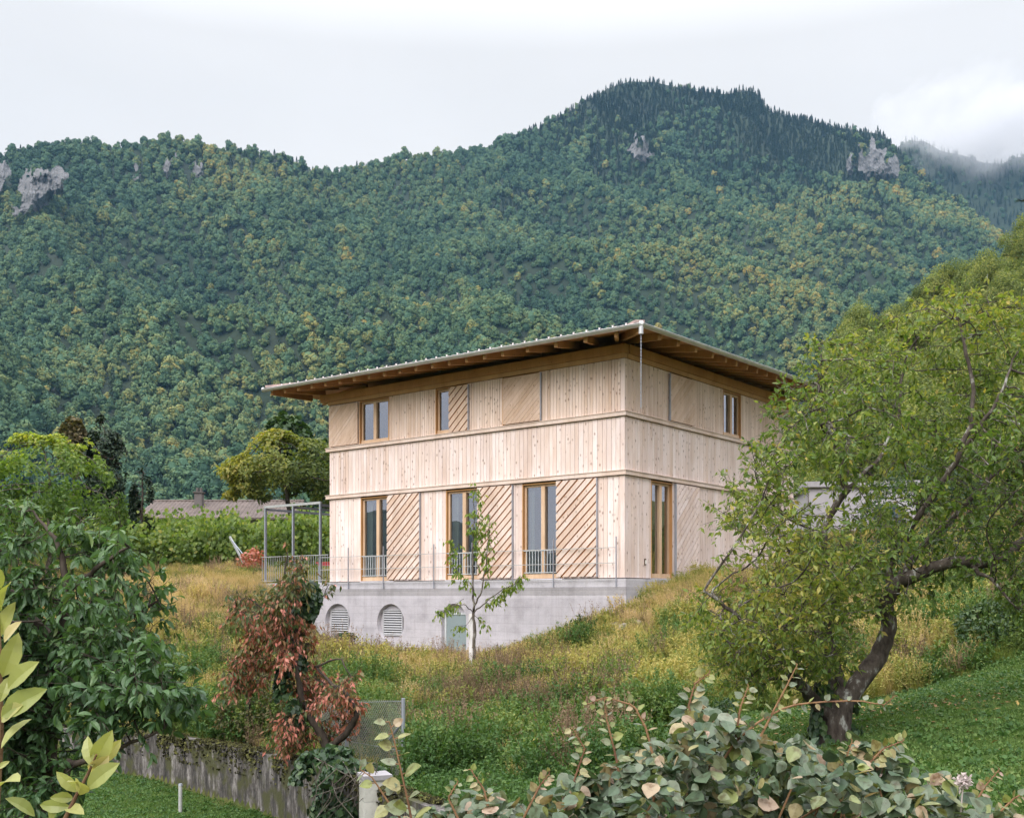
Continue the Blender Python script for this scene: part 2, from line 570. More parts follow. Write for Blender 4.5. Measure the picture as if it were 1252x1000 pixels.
def _c(px, py, Y): return tuple(P(px, py, Y))


CTRL = np.array([(0, -6, -2.3), (0, 2, -2.15), (6, 2, -1.3), (-8, 2, -2.9),
    _c(1020, 912, 11.5), _c(1252, 1000, 7), _c(1252, 795, 17), _c(1090, 850, 17), _c(900, 900, 14), _c(760, 965, 13), _c(640, 930, 17),
    _c(493, 957, 15), _c(330, 918, 17.5), _c(240, 903, 19), (-9.5, 23, -2.75),
    _c(766, 745, 29), _c(820, 722, 30.7), _c(900, 713, 33.2), _c(980, 690, 38), _c(690, 786, 29.4), _c(600, 812, 31), _c(500, 815, 33),
    _c(430, 806, 34.6), _c(403, 792, 36.0), _c(360, 738, 37), _c(300, 722, 38), _c(700, 850, 23), _c(560, 890, 21), _c(850, 800, 24),
    _c(850, 860, 18), _c(950, 780, 22), _c(1100, 762, 23), _c(1252, 745, 23), _c(1150, 718, 31), _c(1252, 695, 31),
    _c(230, 760, 32), _c(200, 716, 40), _c(100, 722, 40), _c(0, 722, 40), _c(300, 697, 45), _c(150, 697, 46), _c(0, 692, 48),
    _c(300, 686, 55), _c(100, 682, 55), (0, 60, 2.5), (14, 60, 3.0), (30, 45, 4), (40, 30, 4), (24, 20, 3.2), (20, 8, 1.2),
    _c(100, 900, 22), _c(0, 880, 25), _c(200, 850, 24), (-20, 20, -3.2), (-30, 40, -1), (-40, 60, 2),
    (-60, 85, 4), (0, 85, 4), (60, 85, 9), (-120, 200, 7), (0, 200, 9), (120, 200, 18), (-150, 340, 20), (0, 340, 20), (170, 340, 26), (-14, 6, -3.4), (-60, -10, -6), (60, -10, 6)])


def _tps(r): return np.where(r > 1e-9, r * r * np.log(np.maximum(r, 1e-9)), 0)


_S = 30.0
_A = CTRL[:, :2] / _S; _n = len(CTRL)
_K = _tps(np.linalg.norm(_A[:, None] - _A[None], axis=2)) + np.eye(_n) * 2e-4
_Pm = np.concatenate([np.ones((_n, 1)), _A], 1)
_sol = np.linalg.solve(np.block([[_K, _Pm], [_Pm.T, np.zeros((3, 3))]]), np.concatenate([CTRL[:, 2], np.zeros(3)]))


def wall_side(x, y):
    """signed distance to the retaining wall's line, positive uphill"""
    x, y = np.asarray(x, float), np.asarray(y, float)
    best = np.full(x.shape, 1e9); sg = np.ones(x.shape)
    for a, b in zip(WALL_XY[:-1], WALL_XY[1:]):
        ab = b - a; L = ab @ ab
        t = np.clip(((x - a[0]) * ab[0] + (y - a[1]) * ab[1]) / L, 0, 1)
        d = np.hypot(x - a[0] - t * ab[0], y - a[1] - t * ab[1])
        side = np.sign((x - a[0]) * -ab[1] + (y - a[1]) * ab[0])
        u = d < best
        best = np.where(u, d, best); sg = np.where(u, side, sg)
    return best * sg


def gz(x, y):
    """height of the ground"""
    x, y = np.asarray(x, float), np.asarray(y, float)
    sh = x.shape; X, Y = x.ravel(), y.ravel()
    q = np.stack([X, Y], 1) / _S
    z = _tps(np.linalg.norm(q[:, None] - _A[None], axis=2)) @ _sol[:_n] + _sol[_n] + q @ _sol[_n + 1:]
    w = wall_side(X, Y)
    low = -3.25 + .02 * (17 - Y)
    fade = np.clip((Y - 9.5) / 3.0, 0, 1) * np.clip((22.5 - Y) / 1.5, 0, 1) * np.clip((X + 11) / 2, 0, 1)
    k = np.clip(.5 - w / .16, 0, 1) * fade
    z = z * (1 - k) + np.minimum(low, z) * k
    return z.reshape(sh)


xs = np.concatenate([np.linspace(-260, -45, 30), np.linspace(-42, -13, 40), np.linspace(-12.8, 13, 200), np.linspace(13.5, 45, 50), np.linspace(50, 260, 30)])
ys = np.concatenate([np.linspace(-40, 2, 12), np.linspace(2.5, 40, 260), np.linspace(40.8, 90, 70), np.linspace(95, 420, 40)])
gx, gy = np.meshgrid(xs, ys, indexing='ij')
gzv = np.concatenate([gz(gx[i:i + 30], gy[i:i + 30]) for i in range(0, len(xs), 30)])
gzv += np.array([noise.noise((a * .9, b * .9, 0)) * .05 + noise.noise((a * .25, b * .25, 3)) * .06 for a, b in zip(gx.ravel(), gy.ravel())]).reshape(gx.shape) * np.clip((gy - 8) / 10, 0.3, 1)


def grid_mesh(X, Y, Z):
    a, b = X.shape
    V = np.stack([X.ravel(), Y.ravel(), Z.ravel()], 1)
    i = np.arange(a * b).reshape(a, b)
    Q = np.stack([i[:-1, :-1], i[1:, :-1], i[1:, 1:], i[:-1, 1:]], -1).reshape(-1, 4)
    mb = MB(); mb.add(V, Q); return mb


def ground_mat():
    m, nt, n, l, b = mat_new("meadow_soil")
    f = noise_node(n, l, .6, 8, None, None, .6)
    g = noise_node(n, l, 9, 6)
    r = ramp(n, [(.3, (.035, .05, .016)), (.5, (.075, .085, .026)), (.7, (.13, .115, .045))]); l.new(f, r.inputs[0])
    r2 = ramp(n, [(.3, (.55, .55, .5)), (.7, (1.2, 1.2, 1.15))]); l.new(g, r2.inputs[0])
    l.new(mixc(n, l, 1.0, r.outputs[0], r2.outputs[0], 'MULTIPLY'), b.inputs["Base Color"])
    b.inputs["Roughness"].default_value = .95; b.inputs["Specular IOR Level"].default_value = .1
    return m


tag(grid_mesh(gx, gy, gzv).build("ground", ground_mat(), smooth=True), kind='structure')

# ------------------------------------------------------------------ mountains
FOREST_FLOOR = plain_mat("forest_floor", (.016, .030, .012), .95, var=.25, scale=.02)
SKYLINE = np.array([(-260, 240), (-120, 205), (0, 192), (50, 182), (100, 181), (150, 181), (180, 175), (210, 175), (250, 182), (300, 187), (350, 196), (380, 208), (403, 215), (440, 206), (500, 196),
    (550, 192), (580, 188), (600, 183), (640, 167), (680, 147), (720, 122), (745, 108), (770, 100), (800, 101), (840, 110), (870, 114), (890, 116), (905, 112), (921, 111), (930, 120), (940, 137), (960, 142),
    (1000, 152), (1040, 159), (1075, 164), (1090, 176), (1105, 196), (1120, 212), (1145, 230), (1180, 254), (1212, 284), (1260, 318), (1340, 360), (1480, 420), (1600, 470)], float)
RIDGE_Y = np.array([(-260, 1250), (0, 1300), (200, 1400), (403, 1500), (600, 1700), (770, 1930), (940, 1930), (1085, 1850), (1200, 1650), (1300, 1450), (1600, 1150)], float)
M_Y0 = 330.0


def ridged(x, y, s, seed):
    return np.array([1 - abs(noise.noise((a * s, b * s, seed))) * 2 for a, b in zip(x.ravel(), y.ravel())]).reshape(x.shape)


def fbm(x, y, s, seed, o=4):
    return np.array([noise.fractal((a * s, b * s, seed), 1.0, 2.0, o) for a, b in zip(x.ravel(), y.ravel())]).reshape(x.shape)


def mountain_at(px, t):
    """t 0 at the foot, 1 on the ridge, above 1 the far side"""
    yr = np.interp(px, RIDGE_Y[:, 0], RIDGE_Y[:, 1]); pr = np.interp(px, SKYLINE[:, 0], SKYLINE[:, 1])
    Y = M_Y0 + (yr - M_Y0) * t
    zr = (HY - pr) / FPX * yr
    tt = np.minimum(t, 1)
    z = 20 + (zr - 20) * (.80 * tt ** 1.55 + .20 * tt ** 4)
    z = np.where(t > 1, zr - (t - 1) * (yr - M_Y0) * .55, z)
    X = (px - CX) / FPX * Y
    env = np.sin(np.clip(t, 0, 1) * np.pi) ** .7
    z = z + env * ((ridged(X * .8 + Y * .45, Y * .28, 1 / 180., 3.3) - .55) * 120 + fbm(X, Y, 1 / 300., 7.7) * 26 + fbm(X, Y, 1 / 90., 1.7) * 17)
    return X, Y, z


gp, gt = np.meshgrid(np.linspace(-260, 1600, 240), np.concatenate([np.linspace(0, 1, 150), [1.02, 1.05, 1.08]]), indexing='ij')
MX, MY, MZ = mountain_at(gp, gt)
tag(grid_mesh(MX, MY, MZ).build("mountain", FOREST_FLOOR, smooth=True), kind='structure')

# rock faces standing out of the wood
ROCKS = [  # outline in the photo, depth
    ([(20, 262), (28, 222), (40, 205), (60, 203), (84, 214), (82, 236), (62, 242), (48, 254), (36, 264)], None),
    ([(-30, 236), (-20, 212), (6, 196), (16, 215), (8, 236), (-5, 250)], None),
    ([(162, 222), (166, 200), (174, 196), (178, 216), (172, 226)], None),
    ([(197, 212), (200, 193), (212, 192), (214, 210), (204, 219)], None),
    ([(238, 216), (239, 201), (247, 202), (250, 212), (245, 219)], None),
    ([(768, 200), (776, 182), (781, 166), (790, 164), (795, 186), (800, 196), (786, 200), (778, 196)], None),
    ([(1055, 212), (1057, 178), (1066, 172), (1084, 182), (1098, 196), (1100, 218), (1080, 222), (1066, 222)], None),
    ([(1030, 205), (1034, 190), (1042, 192), (1044, 210), (1036, 216)], None)]


def mountain_t_of(px, py):
    """where on the slope a photo pixel looks, as (t, depth)"""
    ts = np.linspace(.05, 1.0, 400)
    X, Y, z = mountain_at(np.full(400, float(px)), ts)
    row = HY - z / Y * FPX
    k = np.where(row <= py)[0]
    i = k[0] if len(k) else 399
    return ts[i], Y[i]


def rock_mat():
    m, nt, n, l, b = mat_new("limestone_cliff")
    f = noise_node(n, l, .22, 8, None, (1, 1, .4), .75)
    r = ramp(n, [(.36, (.03, .035, .03)), (.48, (.12, .115, .115)), (.68, (.17, .165, .175))]); l.new(f, r.inputs[0])
    l.new(r.outputs[0], b.inputs["Base Color"]); b.inputs["Roughness"].default_value = .95
    bp = n.new("ShaderNodeBump"); bp.inputs["Strength"].default_value = 1; bp.inputs["Distance"].default_value = 2
    l.new(f, bp.inputs["Height"]); l.new(bp.outputs[0], b.inputs["Normal"])
    return m


ROCK = rock_mat()
rock_polys = []
for poly, _ in ROCKS:
    poly = np.array(poly, float)
    cx_, cy_ = poly.mean(0)
    rock_polys.append(poly)
    t0, Y0_ = mountain_t_of(cx_, poly[:, 1].max() + 2)
    Yd = Y0_ - 14
    lo, hi = poly.min(0) - 6, poly.max(0) + 6
    nu, nv = 80, 90
    uu, vv = np.meshgrid(np.linspace(lo[0], hi[0], nu), np.linspace(lo[1], hi[1], nv), indexing='ij')
    ins = in_poly(uu, vv, poly); ed = edge_dist(uu, vv, poly) * np.where(ins, 1, -1)
    # the cliff is a steep slab: lower edge forward, upper edge leaning back into the slope
    back = (hi[1] - vv) / (hi[1] - lo[1]) * (hi[1] - lo[1]) * .75
    wob = np.array([noise.fractal((a * .09, b * .05, 1.3), 1, 2, 5) for a, b in zip(uu.ravel(), vv.ravel())]).reshape(uu.shape)
    D = Yd + back - np.clip(ed, -6, 8) * 2.2 + wob * 16
    V = np.stack([(uu - CX) / FPX * D, D, (HY - vv) / FPX * D], -1)
    mb = grid_mesh(V[..., 0], V[..., 1], V[..., 2])
    jag = (ed + wob * 15 > .5).ravel(); mb.Q = [q[jag[q].all(1)] for q in mb.Q]
    tag(mb.build("rock_face", ROCK), kind='structure')

# ---- the wood itself: a few tree shapes carried by many points
def lumpy_tree(name, mat, seed, tall=1.3, lumps=15, per=46, spread=.35):
    r = np.random.default_rng(seed)
    mb = MB()
    C = rdir(lumps, r) * r.uniform(.40, .70, (lumps, 1)) * np.array([1, 1, tall]) + np.array([0, 0, 1.05 * tall])
    C[:, 2] = np.maximum(C[:, 2], .5)
    R = r.uniform(.26, .44, lumps)
    n = lumps * per
    k = np.repeat(np.arange(lumps), per)
    d = rdir(n, r); d[:, 2] = np.abs(d[:, 2]) * .9 - .25; d = unit(d)
    pos = C[k] + d * R[k][:, None] * r.uniform(.85, 1.08, (n, 1))
    nr = unit(d + rdir(n, r) * spread)
    mb.cards(QUAD, pos, unit(np.cross(nr, rdir(n, r))), nr, r.uniform(.11, .21, n), np.clip(r.normal(.5, .22, n) + np.repeat(r.normal(0, .14, lumps), per), 0, 1))
    # added opaque core, the crown's inner shade put into its dark tint
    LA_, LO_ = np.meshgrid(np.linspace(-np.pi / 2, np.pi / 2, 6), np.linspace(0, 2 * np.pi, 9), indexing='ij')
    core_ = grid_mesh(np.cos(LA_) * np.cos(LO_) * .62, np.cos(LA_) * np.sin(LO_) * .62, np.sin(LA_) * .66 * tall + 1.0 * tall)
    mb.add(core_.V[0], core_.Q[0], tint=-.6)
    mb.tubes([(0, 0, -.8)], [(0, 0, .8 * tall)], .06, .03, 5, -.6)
    return mb.build(name, mat, link=False)


def spruce_shape(name, mat, seed, n=620, wide=.30):
    r = np.random.default_rng(seed)
    mb = MB()
    h = r.uniform(.04, 1, n) ** .8
    a = r.uniform(0, 6.283, n)
    layer = .78 + .22 * np.cos(h * 60)
    rad = wide * (1 - h) ** .85 * layer * r.uniform(.55, 1.05, n) + .008
    pos = np.stack([np.cos(a) * rad, np.sin(a) * rad, h * 1.95], 1)
    out = np.stack([np.cos(a), np.sin(a), np.full(n, -.55)], 1)
    nr = unit(np.stack([np.cos(a) * .6, np.sin(a) * .6, np.full(n, .9)], 1) + rdir(n, r) * .45)
    mb.cards(QUAD, pos, unit(out), nr, r.uniform(.07, .15, n), np.clip(r.normal(.5, .2, n), 0, 1), .6)
    mb.tubes([(0, 0, -.4)], [(0, 0, 2.2)], .03, .006, 5, .1)
    return mb.build(name, mat, link=False)


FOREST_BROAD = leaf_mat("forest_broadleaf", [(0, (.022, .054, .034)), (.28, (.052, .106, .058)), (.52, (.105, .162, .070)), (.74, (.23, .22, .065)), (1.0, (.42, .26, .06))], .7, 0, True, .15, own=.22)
FOREST_SPRUCE = leaf_mat("forest_spruce", [(0, (.028, .055, .042)), (.5, (.058, .098, .066)), (1.0, (.115, .15, .08))], .75, 0, True, .15)
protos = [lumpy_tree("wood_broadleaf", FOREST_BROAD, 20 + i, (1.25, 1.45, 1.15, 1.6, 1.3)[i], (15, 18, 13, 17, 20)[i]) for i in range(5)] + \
         [spruce_shape("wood_spruce", FOREST_SPRUCE, 40 + i, 460, (.52, .44, .60)[i]) for i in range(3)]

def jgrid(s):
    gx_, gy_ = np.meshgrid(np.arange(-1300, 1450, s), np.arange(M_Y0 + 4, 1990, s), indexing='ij')
    return np.stack([(gx_ + rng.uniform(-.5, .5, gx_.shape) * s).ravel(), (gy_ + rng.uniform(-.45, .45, gy_.shape) * s).ravel()], 1)


def conifer_share(px, z):
    return np.clip((z - 430) / 420, 0, 1) * np.clip((px - 520) / 300, 0, 1) * .92 + .02 + np.clip((z - 470) / 200, 0, 1) * .18


g1_, g2_ = jgrid(8.1), jgrid(5.8)


def hi_share(g):
    px = CX + FPX * g[:, 0] / g[:, 1]; yr = np.interp(px, RIDGE_Y[:, 0], RIDGE_Y[:, 1])
    _, _, z = mountain_at(px, np.clip((g[:, 1] - M_Y0) / (yr - M_Y0), 0, 1.02)); return conifer_share(px, z)


gg = np.concatenate([g1_[hi_share(g1_) <= .30], g2_[hi_share(g2_) > .30]])
sx_, sy_ = gg[:, 0], gg[:, 1]
pp = CX + FPX * sx_ / sy_
yr = np.interp(pp, RIDGE_Y[:, 0], RIDGE_Y[:, 1])
tt = (sy_ - M_Y0) / (yr - M_Y0)
ok = (tt < 1.012) & (pp > -255) & (pp < 1590)
pp, tt = pp[ok], tt[ok]
fx, fy, fz = mountain_at(pp, tt)
row = HY - fz / fy * FPX
inr = np.zeros(len(pp), bool)
for poly in rock_polys:
    big = poly.mean(0) + (poly - poly.mean(0)) * np.array([.92, 1.0]) + np.array([0, 6])
    inr |= in_poly(pp, row, big) & (rng.uniform(size=len(pp)) < .62)
# bare gullies: a few brown gaps between the trees
gap = np.array([noise.noise((a / 34., b / 80., 9.1)) for a, b in zip(fx, fy)])
keep = ~inr & (gap < .95 - .12 * rng.uniform(size=len(pp)))
pp, tt, fx, fy, fz, row = pp[keep], tt[keep], fx[keep], fy[keep], fz[keep], row[keep]
pf = np.stack([fx, fy, fz], 1)
alt = conifer_share(pp, fz)
big_n = np.array([noise.noise((a / 140., b / 140., 4.4)) for a, b in zip(fx, fy)])
con = rng.uniform(size=len(pp)) < alt + big_n * .55 * (alt > .08)
kind = np.where(con, 5 + rng.integers(0, 3, len(pp)), rng.integers(0, 5, len(pp)))
grove = np.array([noise.noise((a / 45., b / 45., 31.4)) for a, b in zip(fx, fy)])
size = np.where(con, rng.uniform(3.2, 8.6, len(pp)), np.clip(5.0 + grove * 2.0 + rng.normal(0, 1.2, len(pp)), 3.7, 9.0))
tn = np.array([noise.noise((a / 90., b / 90., 14.4)) for a, b in zip(fx, fy)])
autumn = np.array([noise.noise((a / 160., b / 160., 24.4)) for a, b in zip(fx, fy)])
# the warm band across the right half of the mountain
warm = np.exp(-((row - 300) / 95.) ** 2) * np.clip((pp - 560) / 250, 0, 1)
shade_ = np.array([noise.noise((a / 210., b / 330., 51.4)) for a, b in zip(fx, fy)])
tint = .285 + shade_ * .17 + tn * .21 + grove * .10 + rng.normal(0, .09, len(pp)) + .10 * warm + np.clip(autumn, 0, 1) * .08
hot = rng.uniform(size=len(pp)) < (.008 + .035 * warm + .035 * np.clip(autumn, 0, 1))
tint = np.where(hot & ~con, rng.uniform(.46, .72, len(pp)), tint)
tint = np.where(con, rng.uniform(0, .6, len(pp)), np.clip(tint, -.1, .75))
pf[:, 2] -= np.where(con, 1.5, 2.2)
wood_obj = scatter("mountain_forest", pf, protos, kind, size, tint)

# ---- the ridge farther off to the right, half lost in cloud
SKY2 = np.array([(980, 290), (1050, 205), (1085, 185), (1112, 172), (1130, 172), (1150, 184), (1180, 190), (1200, 198), (1225, 200), (1240, 192), (1270, 190), (1340, 175), (1450, 205)], float)
gp2, gt2 = np.meshgrid(np.linspace(980, 1450, 70), np.linspace(0, 1.1, 46), indexing='ij')


def far_at(px, t):
    yr = 2750.0; pr = np.interp(px, SKY2[:, 0], SKY2[:, 1])
    Y = 2230 + (yr - 2230) * t
    zr = (HY - pr) / FPX * yr
    z = 450 + (zr - 450) * np.minimum(t, 1) ** .9 - np.maximum(t - 1, 0) * 500
    X = (px - CX) / FPX * Y
    z = z + np.sin(np.clip(t, 0, 1) * np.pi) * ((ridged(X, Y * .3, 1 / 170., 5.5) - .5) * 60)
    return X, Y, z


tag(grid_mesh(*far_at(gp2, gt2)).build("far_ridge", FOREST_FLOOR, smooth=True), kind='structure')
n2 = 3600
p2, t2 = rng.uniform(1000, 1420, n2), rng.uniform(.05, 1.0, n2)
q2 = np.stack(far_at(p2, t2), 1); q2[:, 2] -= 1.5
k2 = np.where(rng.uniform(size=n2) < .85, 5 + rng.integers(0, 3, n2), rng.integers(0, 5, n2))
protos2 = [spruce_shape("ridge_spruce", FOREST_SPRUCE, 60 + i, 320, (.40, .34)[i]) for i in range(2)] + [lumpy_tree("ridge_broadleaf", FOREST_BROAD, 64, 1.1, 12, 30)]
scatter("far_ridge_forest", q2, protos2, np.where(k2 >= 5, k2 % 2, 2), np.where(k2 >= 5, rng.uniform(6, 10, n2), 6.0), rng.uniform(.05, .45, n2))

# ---- the wooded hill at the right edge, nearer
HSK = np.array([(900, 610), (960, 545), (1020, 484), (1050, 462), (1080, 440), (1130, 420), (1160, 400), (1200, 380), (1252, 358), (1330, 318), (1500, 230), (1700, 180)], float)


def hill_at(px, t):
    Yr = 205.0 - (px - 1000) * .06
    Y = 78 + (Yr - 78) * t
    zr = (HY - np.interp(px, HSK[:, 0], HSK[:, 1])) / FPX * Yr
    z = 2 + (zr - 2) * np.minimum(t, 1) ** 1.15 - np.maximum(t - 1, 0) * 60
    X = (px - CX) / FPX * Y
    return X, Y, z + fbm(X, Y, 1 / 30., 2.2) * 1.2 * np.clip(t * 3, 0, 1)


hp, ht = np.meshgrid(np.linspace(900, 1700, 60), np.linspace(0, 1.5, 40), indexing='ij')
HX, HYY, HZ = hill_at(hp, ht)
tag(grid_mesh(HX, HYY, HZ).build("hill", plain_mat("hill_floor", (.06, .07, .025), .95, var=.2, scale=.2), smooth=True), kind='structure')

# ---- hills across the valley, behind the camera (the windows look at them)
az, ba = np.meshgrid(np.radians(np.linspace(-62, -260, 90)), np.linspace(0, 1, 12), indexing='ij')
bz = -40 + ba ** .8 * (88 + fbm(az * 600, az * 0, 1 / 230., 3.1) * 60 + ridged(az * 600, az * 0, 1 / 120., 8.2) * 18)
br = 650 + ba * 330
tag(grid_mesh(np.sin(az) * br, np.cos(az) * br, bz).build("valley_hills", plain_mat("valley_wood", (.03, .05, .03), .95, var=.3, scale=.03), smooth=True), kind='structure')
tag(grid_mesh(*np.meshgrid(np.linspace(-1000, 1000, 4), np.array([-640, -300, -39.]), indexing='ij'), np.array([[-42, -26, -9.]] * 4)).build("valley_floor", plain_mat("valley_meadow", (.07, .09, .035), .95, var=.2, scale=.02)), kind='structure')

# ================================================================== THE HOUSE
# local axes: +x along the gable-side wall (to the right and back), +y along the long wall (to the left and back), corner at the origin
TH = 0.674818
CORN = np.array([(763.5 - CX) / FPX * 29.0, 29.0, 0.0])
LL, LR = 11.6, 10.6
house = empty("timber_house", CORN, "three storey house clad in pale unpainted boards with a wide roof, on a concrete base", "house", rz=math.pi / 2 - TH)


def fL(u, w, d): return (-d, u, w)          # long wall: u from the corner to the left, d outward
def fR(u, w, d): return (u, -d, w)          # short wall


def fbox(mb, f, u0, u1, w0, w1, d0, d1, tint=.5):
    c = [f(u0, w0, d0), f(u1, w0, d0), f(u1, w1, d0), f(u0, w1, d0), f(u0, w0, d1), f(u1, w0, d1), f(u1, w1, d1), f(u0, w1, d1)]
    mb.hexa(c, tint)


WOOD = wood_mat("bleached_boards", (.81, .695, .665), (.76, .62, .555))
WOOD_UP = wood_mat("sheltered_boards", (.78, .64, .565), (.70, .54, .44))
TRIM = wood_mat("ledge_boards", (.73, .61, .545), (.66, .52, .42), knots=0)
LARCH = wood_mat("larch_frames", (.54, .31, .14), (.46, .24, .09), knots=0, rough=.5)
PALE_FRAME = wood_mat("pale_frames", (.66, .48, .33), (.60, .40, .25), knots=0, rough=.5)
BEAM = wood_mat("roof_timber", (.50, .28, .13), (.42, .21, .085), knots=.6)
SLAT_BACK = wood_mat("shutter_backing", (.52, .22, .075), (.42, .16, .05), knots=0)
ZINC = plain_mat("zinc", (.58, .58, .57), .42, .55, .08, 3.0)
GALV = plain_mat("galvanised_steel", (.42, .44, .50), .45, .6, .08, 8.0)
TILE = plain_mat("roof_tile", (.50, .37, .34), .8, 0, .15, 4.0)
DARKGAP = plain_mat("dark_joint", (.05, .035, .025), .9)


def glass_mat():
    m, nt, n, l, b = mat_new("window_glass")
    tr = n.new("ShaderNodeBsdfTransparent"); tr.inputs[0].default_value = (.62, .68, .66, 1)
    gl = n.new("ShaderNodeBsdfGlossy"); gl.inputs["Roughness"].default_value = 0.0
    gl.inputs["Color"].default_value = (.86, .88, .98, 1)
    fr = n.new("ShaderNodeFresnel"); fr.inputs[0].default_value = 1.5
    fac = math_node(n, l, 'ADD', math_node(n, l, 'MULTIPLY', fr.outputs[0], 1.6), .28)
    # panes are never quite flat
    bp = n.new("ShaderNodeBump"); bp.inputs["Strength"].default_value = .04; bp.inputs["Distance"].default_value = .05
    l.new(noise_node(n, l, 1.1, 1), bp.inputs["Height"]); l.new(bp.outputs[0], gl.inputs["Normal"])
    mx = n.new("ShaderNodeMixShader"); l.new(fac, mx.inputs[0]); l.new(tr.outputs[0], mx.inputs[1]); l.new(gl.outputs[0], mx.inputs[2])
    l.new(mx.outputs[0], n["Material Output"].inputs[0])
    return m


GLASS = glass_mat()


def concrete_mat(name, base, boards=True, moss=False):
    m, nt, n, l, b = mat_new(name)
    tcn = n.new("ShaderNodeTexCoord")
    ob = tcn.outputs["Object"]
    f = noise_node(n, l, 1.6, 7, ob, (1, 1, 1.6), .62)
    r = ramp(n, [(.3, tuple(x * .80 for x in base)), (.5, base), (.7, tuple(min(.85, x * 1.1) for x in base))]); l.new(f, r.inputs[0])
    c = r.outputs[0]
    sp = n.new("ShaderNodeSeparateXYZ"); l.new(ob, sp.inputs[0])
    # board marks: thin darker lines every 25 cm, and each board its own tone
    z4 = math_node(n, l, 'MULTIPLY', sp.outputs[2], 4.2)
    fl = n.new("ShaderNodeMath"); fl.operation = 'FLOOR'; l.new(z4, fl.inputs[0])
    wn_ = n.new("ShaderNodeTexWhiteNoise"); wn_.noise_dimensions = '1D'; l.new(fl.outputs[0], wn_.inputs["W"])
    tr_ = ramp(n, [(0, (.90, .90, .90)), (1, (1.05, 1.05, 1.05))]); l.new(wn_.outputs[0], tr_.inputs[0])
    c = mixc(n, l, 1.0, c, tr_.outputs[0], 'MULTIPLY')
    fr_ = n.new("ShaderNodeMath"); fr_.operation = 'FRACT'; l.new(z4, fr_.inputs[0])
    ln = ramp(n, [(0.0, (.58, .58, .58)), (.07, (1, 1, 1))]); l.new(fr_.outputs[0], ln.inputs[0])
    lf = math_node(n, l, 'MULTIPLY', noise_node(n, l, 2.2, 2, ob), 1.1)
    c = mixc(n, l, lf, c, mixc(n, l, 1.0, c, ln.outputs[0], 'MULTIPLY'))
    g = noise_node(n, l, 26, 4, ob)
    gr = ramp(n, [(.34, (.80, .80, .80)), (.48, (1, 1, 1))]); l.new(g, gr.inputs[0])
    c = mixc(n, l, .6, c, gr.outputs[0], 'MULTIPLY')
    # streaks running down
    st = noise_node(n, l, 1.0, 5, ob, (5, 5, .35), .7)
    sr = ramp(n, [(.36, (.80, .79, .78)), (.52, (1, 1, 1))]); l.new(st, sr.inputs[0])
    c = mixc(n, l, .55, c, sr.outputs[0], 'MULTIPLY')
    l.new(c, b.inputs["Base Color"])
    b.inputs["Roughness"].default_value = .85; b.inputs["Specular IOR Level"].default_value = .2
    bp = n.new("ShaderNodeBump"); bp.inputs["Strength"].default_value = .25; bp.inputs["Distance"].default_value = .01
    l.new(g, bp.inputs["Height"]); l.new(bp.outputs[0], b.inputs["Normal"])
    return m


CONC = concrete_mat("board_marked_concrete", (.49, .46, .49))
CONC_DAMP = concrete_mat("damp_concrete", (.345, .325, .335))
CONC_PALE = concrete_mat("pale_concrete", (.52, .495, .525))

Z_SLAB0, Z_SLAB1 = .325, .545
Z_L1, Z_L1T = 3.30, 3.42        # lower ledge
Z_L2, Z_L2T = 4.87, 4.985       # upper ledge
Z_TOP = 6.41

# ---- concrete base
holes = [(11.12, -.755, .6, 'vent'), (8.66, -.755, .6, 'vent'), (5.985, -.70, .5, 'door')]
D_BASE = .115
BL = 15.5


def ring_hole(mb, f, u0, u1, w0, w1, hole, depth, d):
    """wall plate u0..u1 x w0..w1 with a hole (closed outline, star-shaped), its reveal going in by depth"""
    h = np.array(hole); c = h.mean(0)
    n = len(h)
    out = []
    for p in h:
        v = p - c
        sx = ((u1 if v[0] > 0 else u0) - c[0]) / v[0] if abs(v[0]) > 1e-9 else 1e9
        sy = ((w1 if v[1] > 0 else w0) - c[1]) / v[1] if abs(v[1]) > 1e-9 else 1e9
        out.append(c + v * min(sx, sy))
    out = np.array(out)
    for cr in ((u0, w0), (u1, w0), (u1, w1), (u0, w1)):      # pull the nearest ray to each corner
        k = np.linalg.norm(out - cr, axis=1).argmin(); out[k] = cr
    inn = c + (h - c) * .94
    V = [f(*p, d) for p in out] + [f(*p, d) for p in h] + [f(*p, d - depth) for p in inn]
    Q = []
    for i in range(n):
        j = (i + 1) % n
        Q.append((i, j, n + j, n + i)); Q.append((n + i, n + j, 2 * n + j, 2 * n + i))
    mb.add(V, Q)


base = MB()
edges_u = []
cells = []
for (u, w, r, k) in holes:
    if k == 'vent':
        a = np.linspace(0, 2 * np.pi, 41)[:-1]
        h = [(u + r * math.cos(t), w + r * math.sin(t)) for t in a]
        cell = (u - r - .08, u + r + .08, w - r - .12, w + r + .10)
    else:
        a = np.linspace(0, np.pi, 21)
        h = [(u + r * math.cos(t), -.64 + r * math.sin(t)) for t in a] + [(u - r, w_) for w_ in np.linspace(-.64, -2.0, 8)[1:]] + [(u + k_, -2.0) for k_ in np.linspace(-r, r, 7)[1:]] + [(u + r, w_) for w_ in np.linspace(-2.0, -.64, 8)[1:-1]]
        cell = (u - r - .1, u + r + .1, -2.15, .05)
    ring_hole(base, fL, *cell, h, .14 if k == 'vent' else .16, D_BASE)
    cells.append(cell)
    fbox(base, fL, cell[0], cell[1], cell[3], Z_SLAB0, D_BASE - .05, D_BASE)
    fbox(base, fL, cell[0], cell[1], -3.2, cell[2], D_BASE - .05, D_BASE)
    fbox(base, fL, cell[0], cell[1], -3.2, .1, D_BASE - .22, D_BASE - .145 if k == 'vent' else D_BASE - .165)
cells.sort()
u_ = -D_BASE
